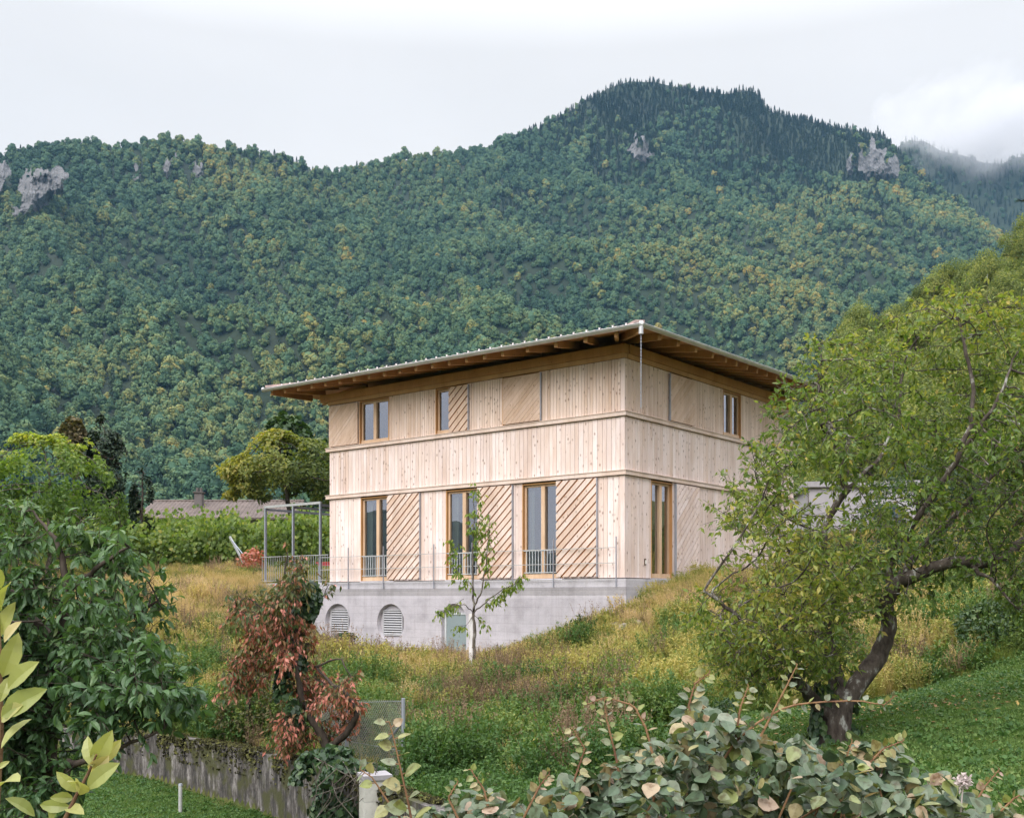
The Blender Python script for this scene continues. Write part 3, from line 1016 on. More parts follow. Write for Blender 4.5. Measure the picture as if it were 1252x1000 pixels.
for c_ in cells:
    if c_[0] > u_: fbox(base, fL, u_, c_[0], -3.2, Z_SLAB0, D_BASE - .3, D_BASE)
    u_ = c_[1]
fbox(base, fL, u_, BL, -3.2, Z_SLAB0, D_BASE - .3, D_BASE)
fbox(base, fR, -D_BASE + .3, LR + .1, -3.2, Z_SLAB0, D_BASE - .3, D_BASE)
fbox(base, fR, .19, LR + .1, -3.2, -2.9, -BL, D_BASE - .3)
fbox(base, fL, BL - .3, BL, -3.2, Z_SLAB0, -4.2, D_BASE - .3)
base.build("base_wall", CONC, house)
band = MB()
fbox(band, fL, -D_BASE - .004, BL + .004, Z_SLAB0 - .22, Z_SLAB0 - .002, D_BASE - .02, D_BASE + .004)
band.build("weathered_band", CONC_DAMP, house)
slab = MB()
fbox(slab, fL, -.10, BL - .02, Z_SLAB0 + .002, Z_SLAB1, -4.2, .10)
fbox(slab, fR, 4.2, LR + .08, Z_SLAB0 + .002, Z_SLAB1, -LL, .10)
slab.build("floor_slab", CONC_PALE, house)

# louvred vents and the arched cellar door
WHITE = plain_mat("white_louvre_paint", (.44, .435, .45), .5, 0, .04, 5)
LOUVDARK = plain_mat("vent_dark", (.03, .03, .035), .8)
for (u, w, r, k) in holes[:2]:
    fr = MB()
    wU, zA, zB = .40, -1.13, -.37
    dd = D_BASE - .13
    fbox(fr, fL, u - wU - .035, u - wU, zA - .03, zB + .03, dd, dd + .035)
    fbox(fr, fL, u + wU, u + wU + .035, zA - .03, zB + .03, dd, dd + .035)
    fbox(fr, fL, u - wU, u + wU, zB, zB + .03, dd, dd + .035)
    fbox(fr, fL, u - wU, u + wU, zA - .03, zA, dd, dd + .035)
    v = fr.build("vent", WHITE, house)
    bk = MB(); fbox(bk, fL, u - wU, u + wU, zA, zB, dd - .006, dd + .004); bk.build("backing", LOUVDARK, v)
    lv = MB()
    for i in range(10):
        z = zA + .012 + i * .076
        c = [fL(u - wU, z, dd + .034), fL(u + wU, z, dd + .034), fL(u + wU, z + .036, dd + .012), fL(u - wU, z + .036, dd + .012)]
        c2 = [fL(u - wU, z + .005, dd + .038), fL(u + wU, z + .005, dd + .038), fL(u + wU, z + .041, dd + .016), fL(u - wU, z + .041, dd + .016)]
        lv.hexa(c + c2)
    lv.build("louvre", WHITE, v)
DOORG = plain_mat("frosted_door", (.25, .30, .31), .25, 0, .06, .8)
u = 5.985; dd = D_BASE - .155
dm = MB(); fbox(dm, fL, u - .40, u + .40, -2.0, -.47, dd, dd + .03); door = dm.build("cellar_door", DOORG, house)
df = MB()
fbox(df, fL, u + .40, u + .47, -2.0, -.42, dd, dd + .05); fbox(df, fL, u - .47, u - .40, -2.0, -.42, dd, dd + .05); fbox(df, fL, u - .40, u + .40, -.47, -.42, dd, dd + .05)
df.build("frame", plain_mat("door_frame_paint", (.55, .57, .58), .5), door)
dh = MB(); fbox(dh, fL, u - .36, u - .25, -1.36, -1.34, dd + .03, dd + .07); dh.build("handle", GALV, door)

# ---- windows: (wall, u of the edge nearest the corner, far edge, sill, head)
WIN_L1 = [(8.60, 10.10), (4.98, 6.38), (2.02, 3.44)]
WIN_L2 = [(8.81, 10.16), (5.50, 6.81), (2.85, 4.17)]
WIN_R1 = [(1.31, 2.45)]
WIN_R2 = [(5.51, 6.69), (2.35, 3.6)]
Z_G0, Z_G1 = .575, 3.275
Z_U0, Z_U1 = 5.0, 6.40


def boards(mb, f, u0, u1, w0, w1, wmin=.095, wmax=.165, t0=.0, corner=False):
    u = u0
    while u < u1 - 1e-4:
        w = random.uniform(wmin, wmax)
        if u1 - (u + w) < wmin * .7: w = u1 - u
        th = random.choice((.024, .024, .027))
        g = .0045
        fbox(mb, f, u + g, u + w - g, w0, w1, 0, th, min(1, max(0, random.gauss(.55 + t0, .29))))
        u += w


def wall_boards(name, f, length, w0, w1, wins, wz, mat, **k):
    """boards of one storey on one wall, left out at its windows"""
    u = 0.0
    for a, b_ in sorted(wins) + [(length, length)]:
        if a > u + .01:
            mb = MB(); boards(mb, f, u, a, w0, w1, **k); mb.build(name, mat, house)
        u = b_


for f, ln, w1_, w2_ in ((fL, LL, WIN_L1, WIN_L2), (fR, LR, WIN_R1, WIN_R2)):
    wall_boards("ground_floor_cladding", f, ln, Z_SLAB1 + .025, Z_L1 - .002, w1_, (Z_SLAB1 + .025, Z_L1 - .002), WOOD, wmin=.11, wmax=.19)
    wall_boards("middle_cladding", f, ln, Z_L1T + .006, Z_L2 - .004, [], (0, 0), WOOD, wmin=.10, wmax=.18)
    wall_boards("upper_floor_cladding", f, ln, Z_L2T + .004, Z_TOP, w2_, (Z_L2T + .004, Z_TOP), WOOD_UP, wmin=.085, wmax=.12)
# structural wall behind the boards, with the window openings left free
core = MB()
for f, ln, w1_, w2_, s in ((fL, LL, WIN_L1, WIN_L2, 0.0), (fR, LR, WIN_R1, WIN_R2, .16)):
    for wins, za, zb in ((w1_, Z_SLAB1, Z_L1), ([], Z_L1, Z_L2), (w2_, Z_L2, Z_TOP + .3)):
        u = s
        for a, b_ in sorted(wins) + [(ln - .01, ln - .01)]:
            if a > u: fbox(core, f, u, a, za, zb, -.16, -.004)
            u = b_
fbox(core, fL, LL - .16, LL - .002, Z_SLAB1, Z_TOP + .3, -LR, -.161)     # the two walls away from the road
fbox(core, fR, LR - .16, LR - .012, Z_SLAB1, Z_TOP + .3, -LL + .161, -.161)
core.build("wall_core", DARKGAP, house)
INT = plain_mat("interior_plaster", (.30, .27, .24), .9)
inn = MB()
fbox(inn, fL, .17, LL - .17, 3.34, 3.60, -LR + .17, -.17)
fbox(inn, fL, .17, LL - .17, Z_SLAB1 + .003, Z_SLAB1 + .02, -LR + .17, -.17)
fbox(inn, fL, .17, LL - .17, 6.5, 6.56, -LR + .17, -.17)
fbox(inn, fL, 4.2, 4.35, Z_SLAB1 + .03, 3.33, -LR + .2, -.6); fbox(inn, fL, 7.2, 7.35, Z_SLAB1 + .03, 3.33, -5.2, -.5)
fbox(inn, fL, 4.9, 5.05, 3.62, 6.48, -LR + .2, -.4); fbox(inn, fL, 7.9, 8.05, 3.62, 6.48, -5, -.4)
fbox(inn, fL, .2, LL - .2, Z_SLAB1 + .03, 3.33, -5.35, -5.2); fbox(inn, fL, .2, LL - .2, 3.62, 6.48, -5.35, -5.2)
inn.build("interior_wall", INT, house)

# ---- ledges round the house at each storey
for z0, z1, nm in ((Z_L1, Z_L1T, "storey_ledge"), (Z_L2, Z_L2T, "storey_ledge")):
    mb = MB()
    pr = .095
    fbox(mb, fL, -pr, LL + .12, z0 + .012, z1, 0.0, pr, .6)
    fbox(mb, fL, -pr - .02, LL + .14, z1 + .001, z1 + .018, .028, pr + .02, .75)
    fbox(mb, fR, .001, LR + .1, z0 + .012, z1 - .001, 0.0, pr - .001, .5)
    fbox(mb, fR, -.027, LR + .12, z1 + .0005, z1 + .0175, .028, pr + .02, .7)
    mb.build(nm, TRIM, house)

# corner boards
mb = MB()
for z0, z1 in ((Z_SLAB1 + .025, Z_L1), (Z_L1T + .02, Z_L2), (Z_L2T + .02, Z_TOP)):
    fbox(mb, fL, -.028, .10, z0, z1, .0275, .034, .6)
    fbox(mb, fR, -.0335, -.001, z0, z1 - .003, -.02, .0285, .45)
mb.build("corner_board", WOOD, house)


def window(f, u0, u1, z0, z1, jamb_far=True, guard=False, curtain=None, split=2):
    """reveal lined in orange larch, pale frame and mullion, panes"""
    din = -.15
    rv = MB()
    t = .035
    fbox(rv, f, u1 - t, u1 - .001, z0, z1, din, .035, .4)
    fbox(rv, f, u0 + .001, u0 + t, z0, z1, din, .030, .6)
    fbox(rv, f, u0 + t, u1 - t, z1 - t, z1 - .001, din, .030, .3)
    w = rv.build("window", LARCH, house)
    fm = MB()
    fw = .065
    a, b_ = u0 + t + .001, u1 - t - .001
    zt = z1 - t - .001
    d0, d1 = -.115, -.045
    fbox(fm, f, a, a + fw, z0 + .13, zt, d0, d1, .6); fbox(fm, f, b_ - fw, b_, z0 + .13, zt, d0, d1, .4)
    fbox(fm, f, a, b_, z0 + .005, z0 + .129, d0, d1 + .03, .8)
    fbox(fm, f, a + fw, b_ - fw, zt - fw, zt, d0, d1, .5)
    mid = (a + b_) / 2
    fbox(fm, f, mid - .065, mid + .065, z0 + .13, zt - fw, d0, d1 + .035, .75)
    fm.build("frame", PALE_FRAME, w)
    for p, q in ((a + fw, mid - .065), (mid + .065, b_ - fw)):
        g = MB(); g.add([f(p, z0 + .13, -.085), f(q, z0 + .13, -.085), f(q, zt - fw, -.085), f(p, zt - fw, -.085)], [(0, 1, 2, 3) if f is fR else (3, 2, 1, 0)])
        g.build("pane", GLASS, w)
    sl = MB(); fbox(sl, f, u0 - .01, u1 + .01, z0 - .028, z0 - .003, -.10, .065, .9); sl.build("sill", CONC_PALE if z0 < 2 else TRIM, w)
    if guard:
        gm = MB()
        fbox(gm, f, u0 + t, u1 - t, 1.36, 1.39, -.012, .012)
        fbox(gm, f, u0 + t, u1 - t, z0 + .16, z0 + .18, -.008, .008)
        k = u0 + t + .09
        while k < u1 - t - .03:
            fbox(gm, f, k - .008, k + .008, z0 + .18, 1.36, -.008, .008); k += .105
        gm.build("guard_rail", plain_mat("pale_rail_paint", (.66, .68, .70), .4), w)
    if curtain:
        cm_ = MB()
        for (p, q) in curtain:
            n = max(6, int((q - p) / .03)); us = np.linspace(p, q, n + 1)
            dz = -.24 + .025 * np.sin(np.arange(n + 1) * 1.9)
            V = [f(us[i], z, dz[i]) for i in range(n + 1) for z in (z0 + .03, z1 - .06)]
            cm_.add(V, [(2 * i, 2 * i + 2, 2 * i + 3, 2 * i + 1) for i in range(n)])
        cm_.build("curtain", plain_mat("curtain_cloth", (.50, .52, .47), .9, 0, .05, 12), w)
    return w


for k, (a, b_) in enumerate(WIN_L1):
    window(fL, a, b_, Z_G0, Z_G1, guard=True, curtain=[[(9.82, 10.06)], [(6.1, 6.34)], [(3.2, 3.4)]][k])
window(fL, *WIN_L2[0], Z_U0, Z_U1)
window(fL, *WIN_L2[1], Z_U0, Z_U1)
window(fL, *WIN_L2[2], Z_U0, Z_U1)
window(fR, *WIN_R1[0], Z_G0, Z_G1, curtain=[(1.9, 2.4)])
window(fR, *WIN_R2[0], Z_U0, Z_U1, curtain=[(6.1, 6.4)])
window(fR, *WIN_R2[1], Z_U0, Z_U1)


# ---- sliding shutters of slanting boards
def clip_poly(poly, a, b, c):
    """keep a*x+b*y <= c"""
    out = []
    for i in range(len(poly)):
        p, q = poly[i], poly[(i + 1) % len(poly)]
        dp, dq = a * p[0] + b * p[1] - c, a * q[0] + b * q[1] - c
        if dp <= 0: out.append(p)
        if dp * dq < 0:
            t = dp / (dp - dq); out.append((p[0] + (q[0] - p[0]) * t, p[1] + (q[1] - p[1]) * t))
    return out


def slats(mb, f, u0, u1, z0, z1, sgn, pitch, width, ang, d0, d1, tmean=.5, tsd=.2):
    nx, nz_ = -math.sin(ang) * sgn, math.cos(ang)            # across the slats
    cs = [u * nx + z * nz_ for u in (u0, u1) for z in (z0, z1)]
    c = min(cs) - random.uniform(0, pitch)
    while c < max(cs):
        w = width * random.uniform(.96, 1.04)
        poly = clip_poly(clip_poly([(u0, z0), (u1, z0), (u1, z1), (u0, z1)], -nx, -nz_, -c), nx, nz_, c + w)
        if len(poly) >= 3:
            n = len(poly)
            V = [f(u, z, d0) for u, z in poly] + [f(u, z, d1) for u, z in poly]
            Q = [(i, (i + 1) % n, n + (i + 1) % n, n + i) for i in range(n)]
            T = [(n, n + i, n + i + 1) for i in range(1, n - 1)]
            mb.add(V, Q, T, tint=min(1, max(0, random.gauss(tmean, tsd))))
        c += pitch


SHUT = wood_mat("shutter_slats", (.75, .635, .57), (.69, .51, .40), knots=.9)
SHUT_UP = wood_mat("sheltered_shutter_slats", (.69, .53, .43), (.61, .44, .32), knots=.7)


def shutter(f, u0, u1, z0, z1, sgn, mat, pitch, width, ang, d=.045, rail=None, backmat=None):
    bk = MB(); fbox(bk, f, u0 + .012, u1 - .012, z0 + .012, z1 - .012, d, d + .010)
    o = bk.build("shutter", backmat or SLAT_BACK, house)
    sm = MB(); slats(sm, f, u0, u1, z0, z1, sgn, pitch, width, ang, d + .0105, d + .048)
    sm.build("slat", mat, o)
    if rail is not None:
        rm = MB(); fbox(rm, f, rail - .011, rail + .011, z0 - .01, z1, d - .01, d + .054); rm.build("edge_rail", GALV, o)
    return o


A_ = math.radians(42)
shutter(fL, 7.44, 8.85, .61, 3.275, -1, SHUT, .178, .134, A_, rail=7.425)
shutter(fL, 3.78, 5.09, .61, 3.275, -1, SHUT, .178, .134, A_, rail=3.765)
shutter(fL, .85, 2.20, .61, 3.275, -1, SHUT, .178, .134, A_, rail=.835)
shutter(fR, 2.60, 3.91, .61, 3.27, 1, WOOD, .160, .134, math.radians(44), rail=2.575)
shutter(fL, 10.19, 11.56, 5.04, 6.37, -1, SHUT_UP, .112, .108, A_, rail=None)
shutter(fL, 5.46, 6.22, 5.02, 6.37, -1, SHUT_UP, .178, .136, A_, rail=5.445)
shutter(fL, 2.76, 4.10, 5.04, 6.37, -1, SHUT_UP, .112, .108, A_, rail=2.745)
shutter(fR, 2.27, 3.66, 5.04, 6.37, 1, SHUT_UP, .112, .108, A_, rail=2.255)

# ---- eaves beams
mb = MB()
fbox(mb, fL, -.03, LL + .05, Z_TOP + .012, 6.545, -.1, .055, .9); fbox(mb, fR, .101, LR + .05, Z_TOP + .012, 6.544, -.1, .054, .9)
mb.build("top_plate", wood_mat("plate_timber", (.50, .31, .15), (.44, .25, .10), knots=0), house)
mb = MB()
fbox(mb, fL, -.05, LL + .4, 6.55, 6.79, -.14, .085, .5); fbox(mb, fR, .141, LR + .3, 6.55, 6.789, -.14, .084, .45)
mb.build("eaves_beam", BEAM, house)

# ---- roof: low hip; the eaves run very slightly up from the corner above the road
OV = 1.29
E0 = np.array([-OV, -OV, 6.89]); E1 = np.array([-OV, LL + 1.75, 7.02]); E2 = np.array([LR + OV, -OV, 7.04]); E3 = np.array([LR + OV, LL + 1.75, 7.08])
H0 = np.array([5.3, 5.3, 8.15]); H1 = np.array([5.3, LL - 4.7, 8.15])
def corrug(mb, A, B, C, D, pitch=.21, amp=.026, thick=.05):
    """tiled plane: A-B the eave, D-C the ridge; tile rolls run up the slope"""
    n = int(np.linalg.norm(B - A) / pitch) * 4
    t = np.linspace(0, 1, n + 1)[:, None]
    lo, hi = A + (B - A) * t, D + (C - D) * t
    wv = (np.abs(np.sin(np.arange(n + 1) * np.pi / 4)) ** 1.0 * amp)[:, None] * np.array([0, 0, 1.])
    V = np.concatenate([lo + wv, hi + wv, lo - np.array([0, 0, thick]), hi - np.array([0, 0, thick])])
    m = n + 1
    Q = [(i, i + 1, m + i + 1, m + i) for i in range(n)] + [(i, i + 1, 2 * m + i + 1, 2 * m + i) for i in range(n)]
    mb.add(V, Q)
rf = MB()
corrug(rf, E1, E0, H0, H1); corrug(rf, E0, E2, H0, H0); corrug(rf, E2, E3, H1, H0); corrug(rf, E3, E1, H1, H1)
roof = rf.build("roof", TILE, house)
sf = MB()
dn = np.array([0, 0, -.055])
for q in ((E1, E0, H0, H1), (E2, E3, H1, H0)): sf.add([x + dn for x in q], [(0, 1, 2, 3)])
for q in ((E0, E2, H0), (E3, E1, H1)): sf.add([x + dn for x in q], None, [(0, 1, 2)])
sf.build("roof_boarding", BEAM, roof)
hp_ = MB()
for p, q in ((E0, H0), (E1, H1), (E2, H0), (E3, H1), (H0, H1)): hp_.beam(p + [0, 0, .045], q + [0, 0, .045], .24, .07)
hp_.build("hip_capping", TILE, roof)
gm_ = MB()
gb = MB(); gb.box((-.01, -.016, 0), (.01, .016, .045)); gb.box((-.01, -.03, .0455), (.01, .03, .055))
g0 = None
for A, B, n in ((E0, E1, 34), (E0, E2, 24)):
    for i in range(n):
        t = (i + .8) / (n + .6)
        p = A + (B - A) * t; q = (H0 if A is E0 and B is E2 else H0 + (H1 - H0) * t)
        p = p + (q - p) * .035 + np.array([0, 0, .03])
        if g0 is None: o = g0 = gb.build("snow_guard", plain_mat("white_guard", (.8, .78, .78), .5), roof)
        else: o = g0.copy(); COL.objects.link(o)
        o.parent = roof; o.location = p
        o.rotation_euler = (0, 0, 0 if B is E1 else math.pi / 2)


def gutter(A, B):
    A, B = np.array(A), np.array(B)
    mb = MB()
    d = unit(B - A); x = unit(np.cross(d, (0, 0, 1.))); z = np.cross(x, d)
    a = np.linspace(math.pi * .98, math.pi * 2.02, 15)
    R, r2 = .082, .074
    V = [A + x * math.cos(t) * R + z * math.sin(t) * R for t in a] + [B + x * math.cos(t) * R + z * math.sin(t) * R for t in a] + \
        [A + x * math.cos(t) * r2 + z * math.sin(t) * r2 for t in a] + [B + x * math.cos(t) * r2 + z * math.sin(t) * r2 for t in a]
    n = len(a)
    Q = [(i, i + 1, n + i + 1, n + i) for i in range(n - 1)] + [(2 * n + i, 2 * n + i + 1, 3 * n + i + 1, 3 * n + i) for i in range(n - 1)]
    mb.add(V, Q)
    for s in (1, -1): mb.tubes([A + x * s * R], [B + x * s * R], .012, .012, 8)
    mb.tubes([A], [A + d * .006], .081, .081, 16, caps=True); mb.tubes([B - d * .006], [B], .081, .081, 16, caps=True)
    return mb.build("gutter", ZINC, house, smooth=True)


G0 = E0 + np.array([-.075, -.075, -.045])
gutter(G0, E1 + np.array([-.075, .03, -.045])); gutter(G0 + [0, 0, .0005], E2 + np.array([.03, -.075, -.045]))
# rafters, fanning out towards the corner
def rafter(p_in, p_out):
    mb = MB(); mb.beam(p_in, p_out, .10, .185, random.uniform(.3, .8)); return mb.build("rafter", BEAM, house)


def on_roof(x, y):
    """height of the underside of the roof"""
    best = 1e9
    for A, B, C in ((E1, E0, H0), (E0, E2, H0), (E2, E3, H0), (E3, E1, H1)):
        nrm = np.cross(B - A, C - A)
        best = min(best, A[2] - (nrm[0] * (x - A[0]) + nrm[1] * (y - A[1])) / nrm[2])
    return best - .06 - .095


def rafter_at(xi, yi, xo, yo): rafter((xi, yi, on_roof(xi, yi)), (xo, yo, on_roof(xo, yo)))


u = .55
while u < LL + 1.6:
    uo = u if u > 3.0 else u * 1.45 - 1.35
    rafter_at(.5, u, -OV + .05, uo); u += .66
u = .75
while u < LR + 1.2:
    uo = u if u > 3.0 else u * 1.45 - 1.35
    rafter_at(u, .5, uo, -OV + .05); u += .66
rafter_at(.6, .6, -OV + .06, -OV + .06)
u = 1.2
while u < LR + 1.0: rafter_at(u, LL - .5, u, LL + 1.7); u += .7

# ---- small wall lamp by the short wall's window
wl_ = MB(); wl_.tubes([fR(.98, .92, .035)], [fR(.98, 1.10, .035)], .035, .035, 10, caps=True); lamp = wl_.build("wall_fitting", plain_mat("dark_bronze", (.12, .08, .05), .5, .4), house, smooth=False)
lp = MB(); lp.tubes([fR(.98, .955, .05)], [fR(.98, 1.06, .05)], .028, .028, 8, caps=True); lp.build("glass_cover", plain_mat("frosted_cover", (.75, .74, .70), .3), lamp)

# ---- outlet and rain chain at the corner
R_ = Matrix.Rotation(math.pi / 2 - TH, 3, 'Z')
def hw(p): return np.array(R_ @ Vector(p)) + CORN


om = MB(); o_p = G0 + [0, 0, -.07]
om.tubes([o_p], [o_p + [0, 0, -.17]], .058, .058, 16, caps=True); om.tubes([o_p + [0, 0, -.165]], [o_p + [0, 0, -.185]], .062, .062, 16, caps=True)
om.build("gutter_outlet", ZINC, house, smooth=False)
chain_top = hw(o_p + [0, 0, -.18])
ch = empty("rain_chain", chain_top, "thin galvanised rain chain hanging from the gutter corner", "chain")
cmb = MB()
a = np.linspace(0, 2 * np.pi, 11)
zc = 0.0
for i in range(44):
    c_, s_ = math.cos(i * 1.57), math.sin(i * 1.57)
    pts = [(.013 * math.cos(t) * c_, .013 * math.cos(t) * s_, zc - .026 + .030 * math.sin(t)) for t in a]
    cmb.path(pts, .0048, 5); zc -= .042
cmb.build("chain_links", GALV, ch)

# ---- railing along the base, thin posts and wires
rail0 = hw(fL(5.5, Z_SLAB0, .16))
rl = empty("terrace_railing", (*rail0[:2], rail0[2]), "slim grey posts with thin wires along the concrete base in front of the long wall", "railing")
inv_r = Matrix.Rotation(math.pi / 2 - TH, 3, 'Z')
rl.rotation_euler = (0, 0, math.pi / 2 - TH)
off = np.array(fL(5.5, Z_SLAB0, .16))
rail_u = [.16, 2.24, 3.70, 5.22, 6.76, 8.93, 10.55]
for u in rail_u:
    mb = MB(); p = np.array(fL(u, 0, .16)) - off
    mb.beam((p[0], p[1], .002), (p[0], p[1], 1.34), .042, .016, up=(0, 1, 0)); mb.build("post", GALV, rl)
for z in (1.05, .64, .20):
    mb = MB(); mb.tubes([np.array(fL(.16, z + Z_SLAB0, .16)) - off], [np.array(fL(11.9, z + Z_SLAB0, .16)) - off], .011, .011, 5); mb.build("wire", ZINC, rl)

# ---- terrace to the left: pergola of square tubes, balustrade, red table
pg0 = hw((.12, 13.6, Z_SLAB1))
pg = empty("pergola", pg0, "bare grey steel pergola frame on the terrace left of the house", "pergola", rz=math.pi / 2 - TH)
PX = {12.22: 0, 13.62: 0, 15.12: 0}
for u in PX:
    for x in (0.0, 3.4):
        mb = MB(); mb.beam((x, u - 13.6, 0.002), (x, u - 13.6, 2.66), .07, .07, up=(0, 1, 0)); mb.build("post", GALV, pg)
    mb = MB(); mb.beam((.035, u - 13.6, 2.62), (3.365, u - 13.6, 2.62), .05, .08); mb.build("cross_bar", GALV, pg)
for x in (0.0, 3.4):
    mb = MB(); mb.beam((x, 12.18 - 13.6, 2.70), (x, 15.16 - 13.6, 2.70), .08, .08); mb.build("beam", ZINC, pg)
bl0 = hw((.02, 13.5, Z_SLAB1))
bl = empty("balustrade", bl0, "light metal balustrade of thin upright bars along the left terrace", "railing", rz=math.pi / 2 - TH)
bm2 = MB(); bm2.beam((0, 11.7 - 13.5, .93), (0, 15.2 - 13.5, .93), .04, .025); bm2.build("top_rail", ZINC, bl)
bm2 = MB(); bm2.beam((0, 11.7 - 13.5, .08), (0, 15.2 - 13.5, .08), .03, .02); bm2.build("bottom_rail", ZINC, bl)
b0 = None
bb = MB(); bb.beam((0, 0, .09), (0, 0, .918), .014, .014, up=(0, 1, 0)); b0 = bb.build("baluster", ZINC, bl); b0.location = (0, -1.75, 0)
for i in range(1, 30):
    o = b0.copy(); COL.objects.link(o); o.parent = bl; o.location = (0, -1.75 + i * .118, 0)
tb0 = hw((1.3, 12.6, Z_SLAB1))
tb = empty("garden_table", tb0, "red garden table on the terrace behind the balustrade", "table", rz=math.pi / 2 - TH)
RED = plain_mat("red_paint", (.50, .035, .04), .45)
mb = MB(); mb.box((-.4, -.75, .70), (.4, .75, .735)); mb.box((-.36, -.7, .62), (.36, .7, .699)); mb.build("tabletop", RED, tb)
for sx in (-.33, .33):
    for sy in (-.66, .66):
        mb = MB(); mb.beam((sx, sy, 0.001), (sx, sy, .62), .04, .04, up=(0, 1, 0)); mb.build("leg", GALV, tb)

# ================================================================== PLANTS
def gp_(px, Y):
    """ground point under a photo column at depth Y"""
    x = (px - CX) / FPX * Y
    return np.array([x, Y, float(gz(np.array([x]), np.array([Y]))[0])])


def limb(pts, Y, radii):
    """limb through photo points; a point is (px, py) or (px, py, depth offset)"""
    return [P(p[0], p[1], Y + (p[2] if len(p) > 2 else 0)) for p in pts], radii


BARK = bark_mat("grey_bark", (.045, .035, .028), (.13, .11, .09), (.26, .25, .22))
BARK_DARK = bark_mat("dark_bark", (.03, .022, .018), (.075, .06, .048))
BARK_LICHEN = bark_mat("lichen_bark", (.035, .026, .022), (.11, .09, .075), (.40, .40, .36), 11)


def plant(name, label, cat, limbs, attr, step, base, leafmat, leaf, per, spread, tip=.006, bark=BARK, tmpl=LEAF, droop=.35, tint=None, up=.8, width=1.0,
          infl=None, kill=None, thin=2.2, group=None, crown='crown', trunk='trunk', prune=None, sides=9, iters=140, twigs=2):
    """a tree or shrub: wood grown from limbs towards attr, leaves on every thin twig"""
    o = empty(name, base, label, cat, group=group)
    N, par, rad = grow(limbs, attr, step, infl or step * 7, kill or step * 1.8, iters)
    mb, r, kids = wood_mesh(N, par, rad, tip, sides=sides)
    sel = (r < tip * thin) & (rad < tip * 2.5)
    if prune is not None: sel &= prune(N)
    lf = MB()
    foliage(lf, N, par, sel, per, leaf, spread, tmpl, droop, tint, up, width, mb, twigs)
    w = mb.build(trunk, bark, o, smooth=True)
    w.matrix_parent_inverse = Matrix.Translation(-Vector(base))
    c = lf.build(crown, leafmat, o)
    c.matrix_parent_inverse = Matrix.Translation(-Vector(base))
    print("PLANT", name, len(N), int(sel.sum()), int(sel.sum()) * twigs * per)
    return o, N, par, r


def hang(o, root):
    o.parent = root; o.matrix_parent_inverse = Matrix.Translation(-Vector(root.location)); return o


# ---- old fruit tree on the right
FRUIT = leaf_mat("fruit_tree_leaves", [(0, (.04, .075, .02)), (.35, (.11, .178, .04)), (.62, (.215, .27, .06)), (.82, (.36, .345, .09)), (1, (.46, .34, .09))], .45, .46)
Yf = 11.5
f_limbs = [limb([(1018, 935), (1020, 905), (1022, 880), (1028, 852)], Yf, (.34, .27, .245, .21)),
    limb([(1028, 858), (1052, 832, .1), (1075, 800, .2), (1087, 765, .2), (1083, 735, .1), (1098, 712, 0), (1130, 697, -.2), (1165, 687, -.3), (1200, 690, -.3), (1228, 680, -.2), (1262, 650, 0), (1300, 620, .2)], Yf, (.17, .165, .15, .13, .12, .11, .09, .085, .08, .06, .05, .03)),
    limb([(1018, 880), (1000, 862, -.1), (984, 842, -.2), (966, 826, -.3)], Yf, (.15, .11, .09, .07)),
    limb([(1026, 858), (1020, 820, .1), (1010, 775, .2), (1018, 725, .3), (1004, 655, .3), (1020, 622, .3), (1035, 600, .3), (1029, 560, .2), (1012, 520, .1), (1000, 470, 0), (1003, 420, 0)], Yf, (.15, .13, .10, .085, .07, .062, .055, .045, .035, .025, .015)),
    limb([(1090, 722), (1085, 690, .1), (1112, 648, 0), (1146, 598, -.2), (1173, 555, -.3), (1186, 520, -.3), (1190, 470, -.2), (1178, 415, -.1), (1170, 380, 0)], Yf, (.08, .06, .05, .047, .042, .036, .028, .018, .010)),
    limb([(1100, 712), (1118, 680, .3), (1140, 655, .5), (1166, 632, .6), (1196, 600, .7), (1232, 560, .8), (1265, 520, .8)], Yf, (.08, .06, .05, .045, .035, .025, .015)),
    limb([(984, 842, -.2), (955, 800, -.5), (925, 772, -.7), (892, 745, -.8), (860, 722, -.8)], Yf, (.06, .045, .035, .025, .012)),
    limb([(1035, 600, .3), (1075, 560, .6), (1100, 500, .8), (1105, 440, .8)], Yf, (.04, .03, .022, .012)),
    limb([(1018, 725, .3), (975, 690, .6), (945, 640, .8), (925, 580, .8)], Yf, (.05, .035, .025, .014)),
    limb([(1173, 555, -.3), (1215, 500, -.6), (1240, 440, -.6)], Yf, (.03, .022, .012)),
    limb([(1186, 690, -.3), (1215, 712, -.7), (1245, 745, -.9)], Yf, (.04, .025, .012))]
f_limbs = [(q, [v * .66 for v in r_]) for q, r_ in f_limbs]
f_poly = [(838, 690), (862, 640), (885, 610), (900, 560), (912, 525), (948, 482), (966, 446), (985, 402), (1010, 400), (1035, 420), (1075, 400), (1095, 380), (1135, 366), (1170, 352), (1215, 356), (1260, 372), (1330, 420),
    (1370, 520), (1360, 640), (1320, 730), (1262, 765), (1228, 745), (1195, 722), (1160, 715), (1120, 735), (1105, 770), (1085, 800), (1040, 835), (1005, 842), (960, 852), (925, 862), (890, 850), (862, 812), (845, 780), (822, 745), (840, 715)]
fa = crown_points(f_poly, Yf, 1.75, 3400, 100, .60, 1.1)
fpx, fpy = project(fa)
hole = (((fpx - 1120) / 105) ** 2 + ((fpy - 640) / 75) ** 2 < 1) & (rng.uniform(size=len(fa)) < .60)
low = (fpx > 1090) & (fpy > 700) & (rng.uniform(size=len(fa)) < .4)
hole |= (((fpx - 1010) / 45) ** 2 + ((fpy - 610) / 40) ** 2 < 1) & (rng.uniform(size=len(fa)) < .45)
fa = fa[~hole & ~low]
